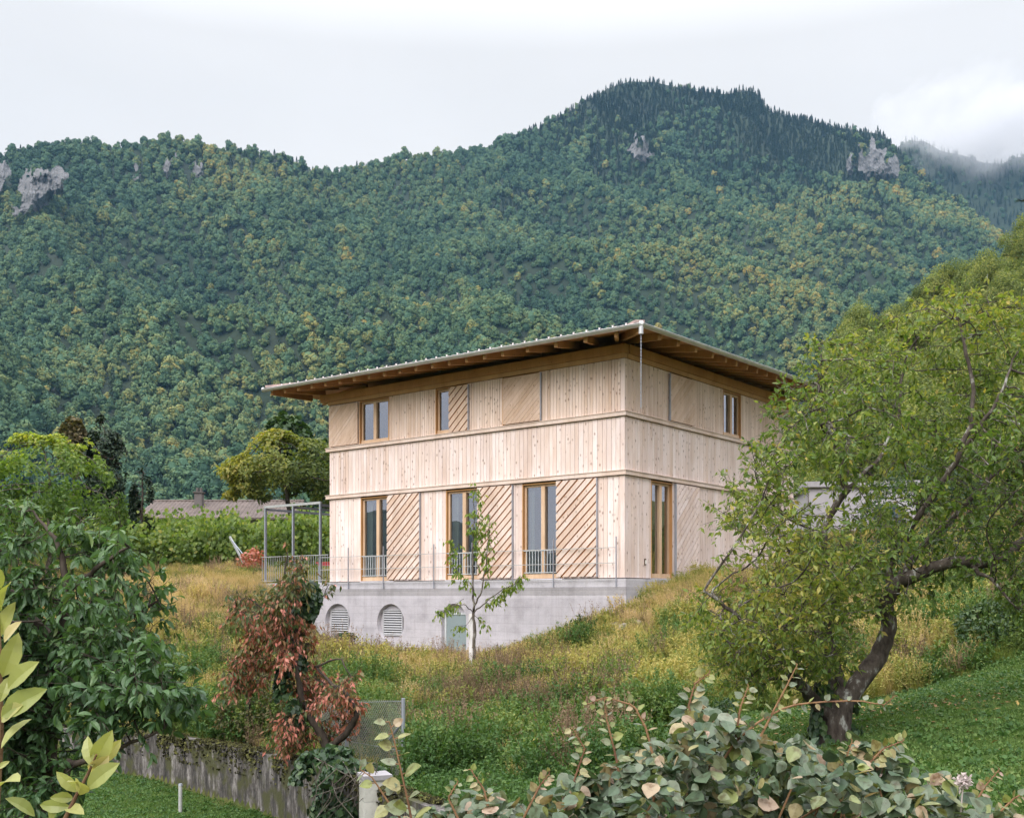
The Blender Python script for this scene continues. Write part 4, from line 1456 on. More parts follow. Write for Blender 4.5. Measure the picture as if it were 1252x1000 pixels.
fa = np.concatenate([fa, crown_points([(845, 715), (868, 690), (900, 640), (945, 622), (1000, 640), (1040, 660), (1065, 700), (1075, 760), (1050, 815), (1000, 838), (955, 850), (905, 850), (872, 805), (850, 770)], Yf - .45, 1.15, 1300, 60, .75, 1.3)])
qx, qy = project(fa)
fa = fa[~((qx > 1035) & (qx < 1110) & (qy > 755)) & ~((qy > 825) & (qx > 950))]


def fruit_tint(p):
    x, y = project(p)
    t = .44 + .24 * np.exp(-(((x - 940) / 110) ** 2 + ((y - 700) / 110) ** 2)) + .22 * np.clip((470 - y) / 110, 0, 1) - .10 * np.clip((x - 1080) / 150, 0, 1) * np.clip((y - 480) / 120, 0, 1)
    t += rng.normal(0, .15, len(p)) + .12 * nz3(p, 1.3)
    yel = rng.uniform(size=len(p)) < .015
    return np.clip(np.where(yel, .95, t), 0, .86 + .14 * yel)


fb = gp_(1020, Yf)
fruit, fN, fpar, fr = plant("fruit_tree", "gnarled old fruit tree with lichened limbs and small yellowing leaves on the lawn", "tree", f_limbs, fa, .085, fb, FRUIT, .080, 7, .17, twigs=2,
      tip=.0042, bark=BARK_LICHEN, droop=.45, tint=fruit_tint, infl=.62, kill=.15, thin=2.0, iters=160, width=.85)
# ivy climbing its trunk
IVY = leaf_mat("ivy_leaves", [(0, (.016, .036, .015)), (.5, (.036, .075, .028)), (1, (.10, .15, .05))], .38, .15)
iv = MB(); n = 900
t = rng.uniform(0, 1, n); a = rng.uniform(0, 6.283, n)
pts = np.stack([P(1020 + 6 * k, 922 - 90 * k, Yf) for k in t]) + np.stack([np.cos(a) * (.30 - .06 * t), np.sin(a) * (.30 - .06 * t), np.zeros(n)], 1)
okv = nz3(pts, 3.0) > -.05
pts, a = pts[okv], a[okv]
iv.cards(ROUND, pts, unit(np.stack([-np.sin(a) * .4, np.cos(a) * .4, np.full(len(a), -.7)], 1) + rdir(len(a)) * .4), unit(np.stack([np.cos(a), np.sin(a), np.full(len(a), .5)], 1)), rng.uniform(.05, .085, len(a)), rng.uniform(0, .8, len(a)))
hang(iv.build("ivy", IVY), fruit)

# ---- cherry tree, close on the left
CHERRY = leaf_mat("cherry_leaves", [(0, (.04, .088, .036)), (.45, (.085, .16, .062)), (.75, (.13, .21, .08)), (1, (.21, .26, .10))], .40, .34, spec=.4)
Yc = 9.0
c_base = gp_(30, Yc)
bpy_ = project(c_base)
c_limbs = [limb([(30, bpy_[1] + 8), (38, 1080), (48, 1000), (55, 930)], Yc, (.16, .13, .12, .11)),
    limb([(55, 930), (62, 860, .1), (70, 790, .1), (85, 720, 0), (70, 660, .1), (40, 625, .2)], Yc, (.10, .075, .055, .04, .022, .01)),
    limb([(55, 930), (95, 880, -.3), (140, 845, -.5), (190, 830, -.5), (235, 832, -.4)], Yc, (.07, .05, .035, .02, .01)),
    limb([(62, 860, .1), (110, 800, .3), (150, 760, .4), (195, 735, .4)], Yc, (.05, .035, .022, .01)),
    limb([(50, 960), (0, 900, .5), (-60, 840, .8)], Yc, (.07, .05, .025)),
    limb([(70, 790, .1), (20, 730, .4), (-30, 680, .6)], Yc, (.045, .03, .015)),
    limb([(52, 945), (100, 930, -.8), (150, 915, -1.0), (200, 890, -1.0)], Yc, (.05, .035, .02, .01)),
    limb([(85, 720, 0), (125, 690, -.2), (160, 668, -.3)], Yc, (.035, .02, .01))]
c_poly = [(-90, 610), (-20, 598), (15, 610), (55, 628), (95, 650), (130, 652), (160, 660), (190, 690), (196, 715), (222, 735), (208, 762), (218, 782), (246, 792), (256, 826), (270, 852), (256, 880), (222, 905), (190, 925), (178, 955), (140, 975), (118, 965), (95, 1005), (60, 1050), (-20, 1080), (-120, 1040), (-160, 840)]
ca = crown_points(c_poly, Yc, 1.5, 2800, 80, .85, 1.3)


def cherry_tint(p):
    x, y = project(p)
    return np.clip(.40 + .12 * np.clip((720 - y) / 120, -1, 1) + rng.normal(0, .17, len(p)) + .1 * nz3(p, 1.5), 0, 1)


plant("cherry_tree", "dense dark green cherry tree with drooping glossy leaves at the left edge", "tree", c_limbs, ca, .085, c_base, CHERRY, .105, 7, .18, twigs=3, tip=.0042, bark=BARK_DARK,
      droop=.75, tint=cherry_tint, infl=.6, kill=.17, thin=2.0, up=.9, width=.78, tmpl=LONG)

# ---- reddening shrub with an ivy-covered core, by the wall
REDL = leaf_mat("reddening_leaves", [(0, (.045, .085, .026)), (.25, (.14, .14, .05)), (.42, (.30, .15, .08)), (.66, (.46, .145, .11)), (1, (.60, .28, .21))], .5, .28)
Yr = 15.4
r_base = gp_(412, Yr)
rb = project(r_base)
r_limbs = [limb([(412, rb[1] + 6), (405, 925), (392, 895), (372, 865)], Yr, (.13, .11, .10, .08)),
    limb([(400, 915), (425, 895, -.2), (437, 872, -.3), (425, 848, -.3), (405, 835, -.2), (385, 815, -.1)], Yr, (.085, .08, .07, .055, .04, .02)),
    limb([(372, 865), (362, 820), (362, 775), (352, 735), (348, 700), (352, 675)], Yr, (.08, .065, .055, .045, .03, .012)),
    limb([(372, 865), (335, 830, .2), (305, 815, .3), (280, 830, .3)], Yr, (.05, .035, .022, .01)),
    limb([(362, 790), (330, 750, -.2), (305, 730, -.3), (288, 735, -.3)], Yr, (.035, .025, .015, .008)),
    limb([(362, 775), (385, 745, .2), (402, 715, .2)], Yr, (.03, .02, .008)),
    limb([(385, 815, -.1), (415, 805, -.3), (432, 830, -.4)], Yr, (.03, .02, .01))]
r_limbs = [(q, [v * .62 for v in r_]) for q, r_ in r_limbs]
r_poly = [(268, 850), (276, 815), (300, 790), (288, 760), (276, 738), (292, 722), (325, 712), (335, 688), (360, 662), (385, 688), (408, 700), (404, 722), (384, 738), (388, 765), (400, 785), (420, 792), (430, 815), (442, 858), (438, 888), (415, 905), (395, 880), (372, 905), (345, 922), (332, 895), (345, 862), (322, 852), (295, 858), (275, 868)]
ra = crown_points(r_poly, Yr, .95, 2400, 45, .8, 1.4)
rx, ry = project(ra)
ra = ra[~((rx < 330) & (rng.uniform(size=len(ra)) < .35))]


def red_tint(p):
    x, y = project(p)
    t = .58 + rng.normal(0, .22, len(p)) + .30 * nz3(p, 1.8)
    t = np.where(y < 765, np.where(rng.uniform(size=len(p)) < np.clip((765 - y) / 45, 0, .85), .18 + rng.normal(0, .12, len(p)), t), t)
    t = np.where((x < 330) & (y > 740), t - .12, t)
    t = np.where(rng.uniform(size=len(p)) < .28, rng.uniform(0, .34, len(p)), t)
    return np.clip(t, 0, 1)


red, rN, rpar, rr_ = plant("red_leaved_shrub", "tall shrub with rusty red drooping leaves beside the mossy wall", "shrub", r_limbs, ra, .075, r_base, REDL, .095, 5, .16, twigs=3, tip=.0042, bark=BARK_DARK,
      droop=1.1, tint=red_tint, infl=.55, kill=.15, thin=2.0, width=.8)
iv = MB()
pc = np.concatenate([crown_points([(338, 765), (342, 722), (362, 700), (385, 708), (392, 730), (382, 762), (362, 785), (345, 782)], Yr + .1, .40, 750, 25, .7, 2.0),
                     crown_points([(335, 875), (338, 820), (355, 785), (372, 800), (378, 840), (384, 880), (360, 900)], Yr + .2, .35, 500, 25, .7, 2.0),
                     crown_points([(352, 960), (365, 925), (400, 905), (425, 915), (440, 945), (432, 990), (380, 1000)], Yr - 1.4, .35, 900, 25, .55, 2.2)])
iv.cards(ROUND, pc, unit(rdir(len(pc)) * .6 + [0, -.2, -.7]), unit(rdir(len(pc)) * .6 + [0, -.5, .7]), rng.uniform(.06, .11, len(pc)), np.clip(rng.normal(.4, .25, len(pc)), 0, 1))
hang(iv.build("ivy", IVY), red)

# thin brownish bush left of it
BROWNG = leaf_mat("brown_green_leaves", [(0, (.035, .05, .018)), (.5, (.10, .105, .035)), (1, (.22, .14, .06))], .6, .25)
Yb = 18.0
b_base = gp_(300, Yb)
bb_ = project(b_base)
plant("twiggy_bush", "thin twiggy bush with sparse brown and green leaves behind the mossy wall", "bush",
      [limb([(300, bb_[1] + 5), (302, 880), (306, 850)], Yb, (.05, .04, .03)), limb([(302, 885), (330, 860, .2), (345, 835, .3)], Yb, (.03, .02, .01)), limb([(302, 885), (280, 860), (268, 840)], Yb, (.03, .02, .01)), limb([(306, 850), (312, 800), (318, 765)], Yb, (.02, .015, .008))],
      crown_points([(262, 900), (258, 860), (285, 840), (300, 775), (325, 755), (335, 800), (350, 830), (355, 880), (330, 905)], Yb, .6, 520, 50), .08, b_base, BROWNG, .075, 5, .12, tip=.004, bark=BARK_DARK, droop=.5, infl=.6, kill=.16, thin=2.0)

# ---- young tree in front of the house
YOUNG = leaf_mat("young_tree_leaves", [(0, (.08, .15, .03)), (.5, (.19, .28, .05)), (.8, (.32, .36, .07)), (1, (.46, .40, .10))], .45, .48)
Ys = 27.6
s_base = gp_(579, Ys); sb = project(s_base)
s_limbs = [limb([(580.5, sb[1] + 3), (580, 780), (579.5, 760), (579, 746)], Ys, (.05, .042, .04, .036)),
    limb([(579, 746), (577.5, 715), (578, 680), (579, 640), (579, 612), (580, 594)], Ys, (.03, .027, .022, .015, .01, .005)),
    limb([(579, 746), (568, 733, .1), (560, 705, .1), (556, 680, .1), (552, 660, .1)], Ys, (.022, .018, .013, .009, .005)),
    limb([(579, 745), (589, 722, -.1), (594, 690, -.1), (598, 650, -.1), (599, 630, -.1)], Ys, (.024, .02, .015, .009, .005)),
    limb([(580, 748), (596, 734, -.2), (612, 722, -.3), (628, 714, -.4), (640, 703, -.4)], Ys, (.02, .015, .011, .008, .004)),
    limb([(578, 748), (566, 738, -.3), (552, 742, -.4), (536, 749, -.4)], Ys, (.014, .011, .008, .004)),
    limb([(579, 752), (570, 764, -.1), (560, 766, -.1)], Ys, (.01, .007, .004)), limb([(580, 752), (588, 760, .1), (593, 766, .1)], Ys, (.008, .005, .003))]
sa = np.concatenate([crown_points(q, Ys, .3, n_, 10) for q, n_ in (([(573, 640), (574, 605), (580, 592), (587, 608), (590, 640), (588, 690), (574, 690)], 120), ([(548, 690), (548, 660), (556, 655), (564, 690), (575, 715), (566, 728), (556, 715)], 60),
    ([(588, 700), (590, 650), (598, 632), (604, 650), (603, 690), (598, 712)], 60), ([(598, 738), (610, 722), (630, 708), (642, 700), (640, 712), (620, 728), (604, 742)], 50), ([(534, 750), (548, 738), (565, 736), (556, 746), (540, 754)], 22), ([(556, 768), (562, 760), (572, 760), (570, 770)], 10), ([(588, 762), (594, 760), (596, 769), (590, 769)], 5))])
st, sN, spar, sr = plant("young_tree", "slender young tree with bright drooping leaves in front of the long wall", "tree", s_limbs, sa, .10, s_base, YOUNG, .135, 4, .14, twigs=2, tip=.004, bark=BARK, droop=1.5, infl=1.0, kill=.12, thin=1.9, up=.4, width=.72)
tg = MB(); tg.tubes([P(577, sb[1] + 2, Ys + .06)], [P(576.5, 750, Ys + .06)], .075, .075, 14, caps=True)
hang(tg.build("tree_guard", plain_mat("white_guard_tube", (.74, .70, .69), .6, 0, .05, 4), smooth=False), st)

# ---- trees behind the meadow on the left
def far_tree(name, label, poly, Y, depth, leafmat, bark, leaf, n, trunk_px, base_py, tr=.14, tint=None, group=None, lump=.55, ls=.8, branches=350, tmpl=QUAD, per_sd=.2, up=.6):
    base = gp_(trunk_px, Y)
    if base_py is not None: base = P(trunk_px, base_py, Y)
    o = empty(name, base, label, "tree", group=group)
    poly = np.asarray(poly, float); top = poly[:, 1].min()
    mid = poly.mean(0)
    N, par, rad = grow([(np.array([base - [0, 0, .3], P(trunk_px, (base_py or project(base)[1]) * .5 + mid[1] * .5, Y), P(mid[0], mid[1], Y), P(mid[0] * .6 + poly[poly[:, 1].argmin()][0] * .4, top * .7 + mid[1] * .3, Y)]), (tr, tr * .7, tr * .4, tr * .12))],
                       crown_points(poly, Y, depth, branches, 40), depth * .12, depth * .8, depth * .2, 80)
    mb, r, _ = wood_mesh(N, par, rad, tr * .08, sides=7)
    hang(mb.build("trunk", bark, smooth=True), o)
    p = crown_points(poly, Y, depth, n, 45, lump, ls)
    c = P(mid[0], mid[1] + 20, Y)
    out = unit(p - c)
    nr = unit(out * .7 + rdir(n) * .7 + [0, 0, up * .6])
    t = tint(p) if tint else np.clip(.42 + .22 * nz3(p, ls * 1.6) + rng.normal(0, per_sd, n), 0, 1)
    lf = MB()
    lf.cards(tmpl, p, unit(np.cross(nr, rdir(n)) + [0, 0, -.3]), nr, leaf * rng.uniform(.6, 1.2, n), t)
    hang(lf.build("crown", leafmat), o)
    return o


LIME = leaf_mat("lime_green_leaves", [(0, (.055, .11, .024)), (.45, (.14, .22, .045)), (.75, (.29, .34, .065)), (1, (.46, .43, .09))], .5, .5)
MIDG = leaf_mat("mid_green_leaves", [(0, (.022, .05, .018)), (.5, (.055, .10, .03)), (1, (.13, .155, .05))], .5, .25)
YELG = leaf_mat("yellowing_leaves", [(0, (.065, .10, .025)), (.4, (.18, .205, .045)), (.7, (.36, .32, .075)), (1, (.48, .34, .14))], .55, .45)
CONI = leaf_mat("dark_conifer_needles", [(0, (.008, .018, .010)), (.5, (.020, .040, .018)), (1, (.05, .075, .03))], .6, .1)
BRWN = leaf_mat("brownish_leaves", [(0, (.05, .05, .022)), (.5, (.12, .10, .045)), (1, (.22, .16, .09))], .6, .25)


def lime_tint(p):
    x, y = project(p)
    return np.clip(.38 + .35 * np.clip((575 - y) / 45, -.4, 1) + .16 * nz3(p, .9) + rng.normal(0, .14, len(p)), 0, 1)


far_tree("maple_tree", "bright yellow-green rounded tree behind the dark cherry tree", [(-60, 590), (-30, 560), (0, 548), (14, 532), (38, 527), (52, 533), (74, 528), (92, 541), (108, 536), (122, 556), (138, 580), (152, 604), (158, 640), (140, 690), (40, 700), (-60, 680)], 40, 2.4, LIME, BARK, .20, 11000, 60, None, tint=lime_tint, tmpl=LEAF, lump=.85, ls=1.1)
far_tree("conifer_tree", "dark pointed conifer rising behind the yellow-green tree", [(96, 640), (100, 575), (104, 540), (114, 516), (124, 505), (134, 517), (146, 530), (156, 552), (157, 575), (150, 600), (150, 650)], 50, 1.5, CONI, BARK_DARK, .20, 7000, 125, None, tmpl=LEAF, lump=.6, ls=1.2)
far_tree("conifer_tree", "small dark conifer at the left end of the tiled roof", [(156, 650), (160, 600), (165, 582), (173, 571), (182, 580), (187, 604), (182, 625), (190, 655)], 47, .9, CONI, BARK_DARK, .17, 4200, 172, None, tmpl=LEAF, lump=.6, ls=1.4)
far_tree("brown_tree", "small brownish tree top between the yellow-green tree and the conifer", [(70, 560), (74, 520), (84, 509), (98, 512), (106, 530), (104, 570)], 56, 1.2, BRWN, BARK_DARK, .18, 2400, 90, None, lump=.5)
far_tree("green_tree", "mid green leafy tree at the far left edge", [(-60, 640), (-40, 560), (-15, 545), (6, 548), (16, 565), (22, 600), (20, 660)], 52, 1.6, MIDG, BARK_DARK, .22, 4200, -20, None, tmpl=LEAF)


def yel_tint(p):
    x, y = project(p)
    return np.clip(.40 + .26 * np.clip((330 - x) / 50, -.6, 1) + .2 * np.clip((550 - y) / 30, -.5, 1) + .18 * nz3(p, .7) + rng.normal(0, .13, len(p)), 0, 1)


far_tree("walnut_tree", "broad yellowing tree with spreading crown beside the long wall", [(262, 575), (282, 560), (298, 552), (312, 535), (330, 524), (352, 526), (370, 536), (388, 534), (412, 545), (425, 575), (430, 610), (410, 622), (385, 612), (372, 600), (360, 612), (340, 606), (318, 616), (296, 612), (272, 606), (284, 592)], 60, 3.0, YELG, BARK_DARK, .26, 11000, 356, None, tr=.24, tint=yel_tint, tmpl=LEAF, ls=.8, lump=.60)
far_tree("dark_broadleaf_tree", "dark green tree standing behind the yellowing tree", [(322, 560), (326, 520), (345, 503), (366, 510), (380, 528), (392, 560), (370, 590), (335, 590)], 76, 2.4, MIDG, BARK_DARK, .30, 5000, 350, None, ls=.5, tint=lambda p: np.clip(.22 + .2 * nz3(p, .6) + rng.normal(0, .14, len(p)), 0, 1))
far_tree("rowan_tree", "slim dark green tree beside the left end of the eaves", [(372, 575), (380, 548), (395, 536), (415, 540), (430, 580), (420, 620), (380, 620)], 66, 1.8, MIDG, BARK_DARK, .26, 2600, 402, None, ls=.6)

# ---- trees on the wooded hill at the right
HILLG = leaf_mat("hill_tree_leaves", [(0, (.06, .09, .024)), (.4, (.135, .18, .045)), (.75, (.29, .31, .08)), (1, (.40, .36, .10))], .6, .45)


def hill_tree(seed, tall, w):
    r = np.random.default_rng(seed)
    o = empty("hill_tree", (0, 0, 0), "", "tree")
    mb = MB()
    L = 30
    C = rdir(L, r) * r.uniform(.4, .8, (L, 1)) * np.array([w, w, tall]); C[:, 2] = np.maximum(C[:, 2] + 1.1 * tall, .3)
    R = r.uniform(.24, .42, L); per = 520; n = L * per
    k = np.repeat(np.arange(L), per); d = rdir(n, r); d[:, 2] = np.abs(d[:, 2]) - .3; d = unit(d)
    pos = C[k] + d * R[k][:, None] * r.uniform(.75, 1.1, (n, 1)); nr = unit(d + rdir(n, r) * .6)
    mb.cards(LEAF, pos, unit(np.cross(nr, rdir(n, r)) + [0, 0, -.3]), nr, r.uniform(.035, .075, n), np.clip(r.normal(.48, .2, n) + np.repeat(r.normal(0, .16, L), per), 0, 1))
    mb.build("crown", HILLG, o)
    tb_ = MB(); tb_.path([(0, 0, -.3), (.03, 0, .5), (0, .04, 1.1 * tall)], (.09, .07, .03), 7)
    for i in range(7): tb_.tubes([(0, 0, .5 + .08 * i)], [C[i]], .035, .01, 5)
    tb_.build("trunk", BARK_DARK, o)
    return o


hproto = [hill_tree(81, 1.0, 1.0), hill_tree(82, 1.15, .9), hill_tree(83, .9, 1.1)]
HT = [(1020, .95), (1048, .98), (1075, 1.0), (1100, .98), (1122, 1.02), (1143, .99), (1168, 1.0), (1190, 1.02), (1214, 1.0), (1238, 1.01), (1262, 1.0), (1290, 1.0), (1330, 1.0),
      (1035, .80), (1062, .84), (1090, .85), (1118, .83), (1148, .86), (1180, .84), (1210, .86), (1240, .85), (1272, .85), (1010, .72), (1045, .66), (1080, .70), (1115, .68), (1150, .70), (1190, .69), (1230, .70), (1265, .7),
      (985, .78), (990, .6), (1030, .5), (1075, .52), (1120, .5), (1165, .52), (1210, .5), (1255, .52)] + [(970 + 22 * i, .30 + .05 * ((i * 7) % 4)) for i in range(15)] + [(985 + 30 * i, .14 + .05 * ((i * 5) % 3)) for i in range(10)]
for i, (px, t) in enumerate(HT):
    X, Y, Z = hill_at(np.array([float(px)]), np.array([t]))
    o = hproto[i % 3] if i < 3 else copy_tree(hproto[i % 3])
    o.location = (X[0], Y[0], Z[0] - .4)
    s = random.uniform(4.0, 5.6) * (.62 if px < 1030 else 1)
    o.scale = (s, s, s * random.uniform(.9, 1.15)); o.rotation_euler = (0, 0, random.uniform(0, 6.28))
    tag(o, "olive green leafy tree on the wooded hill at the right edge", "tree", "trees on the wooded hill")

# ---- spruce outside the right edge; the tip of one bough reaches in
Yp = 24.0
sp_b = gp_(1385, Yp)
spr = empty("spruce_tree", sp_b, "dark spruce whose bough tip pokes in at the right edge against the hill", "tree")
mb = MB(); top = P(1385, 30, Yp)
mb.path([sp_b - [0, 0, .3], sp_b * .5 + top * .5, top], (.17, .10, .02), 8); hang(mb.build("trunk", BARK_DARK, smooth=True), spr)
nb = MB(); wb = MB()
for i in range(46):
    k = i / 45.; z = top[2] - .3 - k * (top[2] - 3.0)
    L = .35 + 1.0 * k ** .7; az_ = i * 2.4
    if i == 14: az_, L, z = math.pi * 1.02, 2.62, P(0, 247, Yp)[2] + .30
    s_ = np.array([top[0], top[1], z]); e_ = s_ + np.array([math.cos(az_) * L, math.sin(az_) * L, -.14 * L + .03])
    wb.tubes([s_], [e_], .014, .004, 5)
    m = int(130 * L); tt_ = rng.uniform(.12, 1, m)
    pos = s_ + (e_ - s_) * tt_[:, None]; side = np.array([-math.sin(az_), math.cos(az_), 0])
    off_ = rng.uniform(-1, 1, m); pos = pos + side * (off_ * (.20 * (1.1 - tt_)))[:, None] + rdir(m) * .02
    dirs = unit((e_ - s_)[None] * .8 + side * np.sign(off_)[:, None] * .6 * L + rdir(m) * .25 * L)
    nb.cards(LEAF, pos, dirs, unit(rdir(m) * .5 + [0, 0, 1]), rng.uniform(.07, .12, m), np.clip(rng.normal(.4, .2, m), 0, 1), .45)
hang(nb.build("crown", CONI), spr); hang(wb.build("branch", BARK_DARK), spr)

# ---- vineyard rows behind the meadow
VINE = leaf_mat("vine_leaves", [(0, (.055, .10, .022)), (.45, (.165, .24, .055)), (.8, (.29, .32, .075)), (1, (.42, .36, .09))], .5, .48)


def vine_proto(seed):
    r = np.random.default_rng(seed)
    o = empty("grape_vine", (0, 0, 0), "", "vine")
    t_ = MB(); t_.path([(0, 0, -.2), (.05, .02, .35), (-.03, 0, .8), (.02, .02, 1.25)], (.045, .035, .03, .02), 6)
    for s in (-1, 1): t_.path([(0, 0, .8), (.35 * s, .02, 1.0), (.8 * s, 0, 1.05)], (.022, .016, .008), 5)
    t_.build("trunk", BARK_DARK, o)
    n = 1150
    p = np.stack([r.uniform(-.9, .9, n), r.normal(0, .36, n), r.uniform(.5, 2.0, n) + r.normal(0, .2, n)], 1)
    p[:, 2] += .30 * np.array([noise.noise((q * 2.3, seed * 3.1, 0)) for q in p[:, 0]])
    p[:, 2] += .18 * np.sin(p[:, 0] * 5 + seed) ; keep_ = nz3(p + seed, 1.9) > -.12; p = p[keep_]; n = len(p)
    nr = unit(np.stack([r.normal(0, .5, n), np.sign(p[:, 1]) * .7 + r.normal(0, .4, n), np.full(n, .7)], 1))
    lf = MB(); lf.cards(ROUND, p, unit(rdir(n, r) * .5 + [0, 0, -.8]), nr, r.uniform(.11, .19, n), np.clip(r.normal(.42, .18, n) + .15 * nz3(p, 1.3), 0, 1))
    lf.build("leaves", VINE, o)
    return o


vps = [vine_proto(s) for s in (1, 2, 3, 4)]
vi = 0
for (Yv, a_px, b_px, lift) in ((45.5, 150, 322, 0), (47.2, 120, 432, 0), (49.2, 60, 436, .1), (51.4, 40, 440, 0), (54.0, 20, 440, 0)):
    x, x1 = (a_px - CX) / FPX * Yv, (b_px - CX) / FPX * Yv
    while x < x1:
        o = vps[vi % 4] if vi < 4 else copy_tree(vps[vi % 4])
        yv = Yv + .10 * (x + 15) * 0 + random.uniform(-.12, .12)
        o.location = (x, yv, float(gz(np.array([x]), np.array([yv]))[0]) + lift)
        o.scale = (1, 1, random.uniform(.72, 1.12)); o.rotation_euler = (0, 0, random.choice((0, math.pi)) + random.uniform(-.1, .1))
        tag(o, "leafy grape vine in the vineyard rows between the tiled roof and the dry meadow", "vine", "vines in the vineyard rows")
        vi += 1; x += 1.32
# leaning end post of a row with its stay
ep = gp_(300, 44.2)
e0 = empty("vineyard_post", ep, "leaning grey end post and stay wire at the vineyard's right end", "post")
mb = MB(); mb.beam(P(281, 656, 44.2), P(299, 690, 43.6), .07, .07); hang(mb.build("stake", plain_mat("weathered_stake", (.36, .37, .37), .8)), e0)
mb = MB(); mb.tubes([P(282, 658, 44.2)], [P(309, 693, 42.6)], .018, .018, 6); hang(mb.build("stay", GALV), e0)
mb = MB(); mb.tubes([P(299, 690, 43.6)], [P(303, 722, 42.0)], .018, .018, 6); hang(mb.build("lower_stay", GALV), e0)

# small red-leaved bush by the post
rbb = gp_(305, 42.6)
rbo = empty("red_bush", rbb, "small rusty red bush beside the vineyard's leaning post", "bush")
p = crown_points([(290, 690), (298, 674), (312, 668), (322, 676), (322, 700), (300, 704)], 42.6, .5, 420, 15)
lf = MB(); lf.cards(LEAF, p, unit(rdir(len(p)) + [0, 0, -.4]), unit(rdir(len(p)) + [0, 0, .6]), rng.uniform(.12, .2, len(p)), np.clip(rng.normal(.7, .15, len(p)), 0, 1)); hang(lf.build("leaves", REDL), rbo)
mb = MB(); mb.path([rbb - [0, 0, .1], P(306, 690, 42.6), P(308, 678, 42.6)], (.03, .02, .01), 5); hang(mb.build("stem", BARK_DARK), rbo)

# ================================================================== SMALLER BUILT THINGS
# ---- neighbour's long tiled roof with a chimney
nb0 = gp_(262, 70)
nb0[2] = 2.5
nbh = empty("neighbour_house", nb0, "house beyond the vines of which only a brown tiled roof and chimney show", "house")
zr_, ze_ = P(0, 613, 70)[2] - nb0[2], P(0, 633, 68)[2] - nb0[2]
xa, xb = P(186, 0, 70)[0] - nb0[0], P(372, 0, 70)[0] - nb0[0]
mb = MB(); mb.box((xa + .3, -2.6, -3), (xb - .3, 2.6, ze_ + .05)); mb.build("wall", plain_mat("cream_render", (.55, .50, .44), .9), nbh)
OLD_TILE = plain_mat("old_roof_tile", (.15, .115, .10), .85, 0, .25, 2.5)
mb = MB()
corrug(mb, np.array([xa, -3.1, ze_ - .1]), np.array([xb, -3.1, ze_ - .1]), np.array([xb, 0, zr_]), np.array([xa, 0, zr_]), .24, .05, .08)
corrug(mb, np.array([xa, 3.1, ze_ - .1]), np.array([xb, 3.1, ze_ - .1]), np.array([xb, 0, zr_]), np.array([xa, 0, zr_]), .24, .05, .08)
nr_ = mb.build("roof", OLD_TILE, nbh)
mb = MB(); mb.tubes([(xa, 0, zr_ + .02)], [(xb, 0, zr_ + .02)], .10, .10, 8); mb.build("ridge_capping", OLD_TILE, nr_)
cxx = P(243.5, 0, 69)[0] - nb0[0]
mb = MB(); mb.box((cxx - .24, -1.25, ze_ - .3), (cxx + .24, -.75, P(0, 603, 69)[2] - nb0[2])); chm = mb.build("chimney", plain_mat("chimney_render", (.15, .13, .125), .9), nbh)
mb = MB(); zt_ = P(0, 603, 69)[2] - nb0[2]
mb.box((cxx - .31, -1.32, zt_ + .002), (cxx + .31, -.68, zt_ + .09)); mb.tubes([(cxx - .11, -1, zt_ + .09), (cxx + .12, -1, zt_ + .09)], [(cxx - .11, -1, zt_ + .36), (cxx + .12, -1, zt_ + .34)], .10, .08, 10, caps=True)
mb.build("chimney_cap", plain_mat("dark_chimney_cap", (.10, .085, .08), .8), chm)

# ---- grey house glimpsed through the fruit tree
gh0 = gp_(1110, 44); gh0[2] = 1.0
ghs = empty("grey_house", gh0, "plain grey flat-roofed house glimpsed through the fruit tree's branches", "house", rz=-.12)
GREY = plain_mat("grey_render", (.42, .39, .41), .9, 0, .06, 1.2)
mb = MB(); mb.box((-3.9, 0, -2), (.3, 8, 3.55)); mb.build("wall", GREY, ghs)
mb = MB(); mb.box((-4.05, -.15, 3.552), (.45, 8.15, 3.78)); mb.build("roof", CONC_DAMP, ghs)
for (x0_, z0_) in ((-.7, 1.5),):
    mb = MB(); mb.box((x0_ - .55, -.035, z0_ - .05), (x0_ + .55, -.002, z0_ + 1.35)); wv_ = mb.build("window", plain_mat("window_surround", (.5, .5, .5), .6), ghs)
    mb = MB(); mb.add([(x0_ - .46, -.04, z0_), (x0_ + .46, -.04, z0_), (x0_ + .46, -.04, z0_ + 1.26), (x0_ - .46, -.04, z0_ + 1.26)], [(0, 1, 2, 3)]); mb.build("pane", plain_mat("dim_glass", (.07, .09, .12), .08, 0, .2, 1), wv_)

# ---- old retaining wall, stained and mossy
def wall_mat():
    m, nt, n, l, b = mat_new("stained_old_concrete")
    tcn = n.new("ShaderNodeTexCoord"); ob = tcn.outputs["Object"]
    st = noise_node(n, l, 1.0, 6, ob, (3.6, 3.6, 1.0), .8)
    r = ramp(n, [(.38, (.022, .020, .018)), (.50, (.085, .075, .068)), (.64, (.30, .275, .26))]); l.new(st, r.inputs[0])
    g = noise_node(n, l, 14, 5, ob)
    gr = ramp(n, [(.35, (.55, .52, .5)), (.6, (1, 1, 1))]); l.new(g, gr.inputs[0])
    c = mixc(n, l, .8, r.outputs[0], gr.outputs[0], 'MULTIPLY')
    mo = noise_node(n, l, 2.6, 5, ob)
    mr_ = ramp(n, [(.50, (0, 0, 0)), (.60, (1, 1, 1))]); l.new(mo, mr_.inputs[0])
    c = mixc(n, l, mr_.outputs[0], c, (.055, .055, .018))
    l.new(c, b.inputs["Base Color"]); b.inputs["Roughness"].default_value = .95
    bp = n.new("ShaderNodeBump"); bp.inputs["Strength"].default_value = .6; bp.inputs["Distance"].default_value = .02
    l.new(g, bp.inputs["Height"]); l.new(bp.outputs[0], b.inputs["Normal"])
    return m


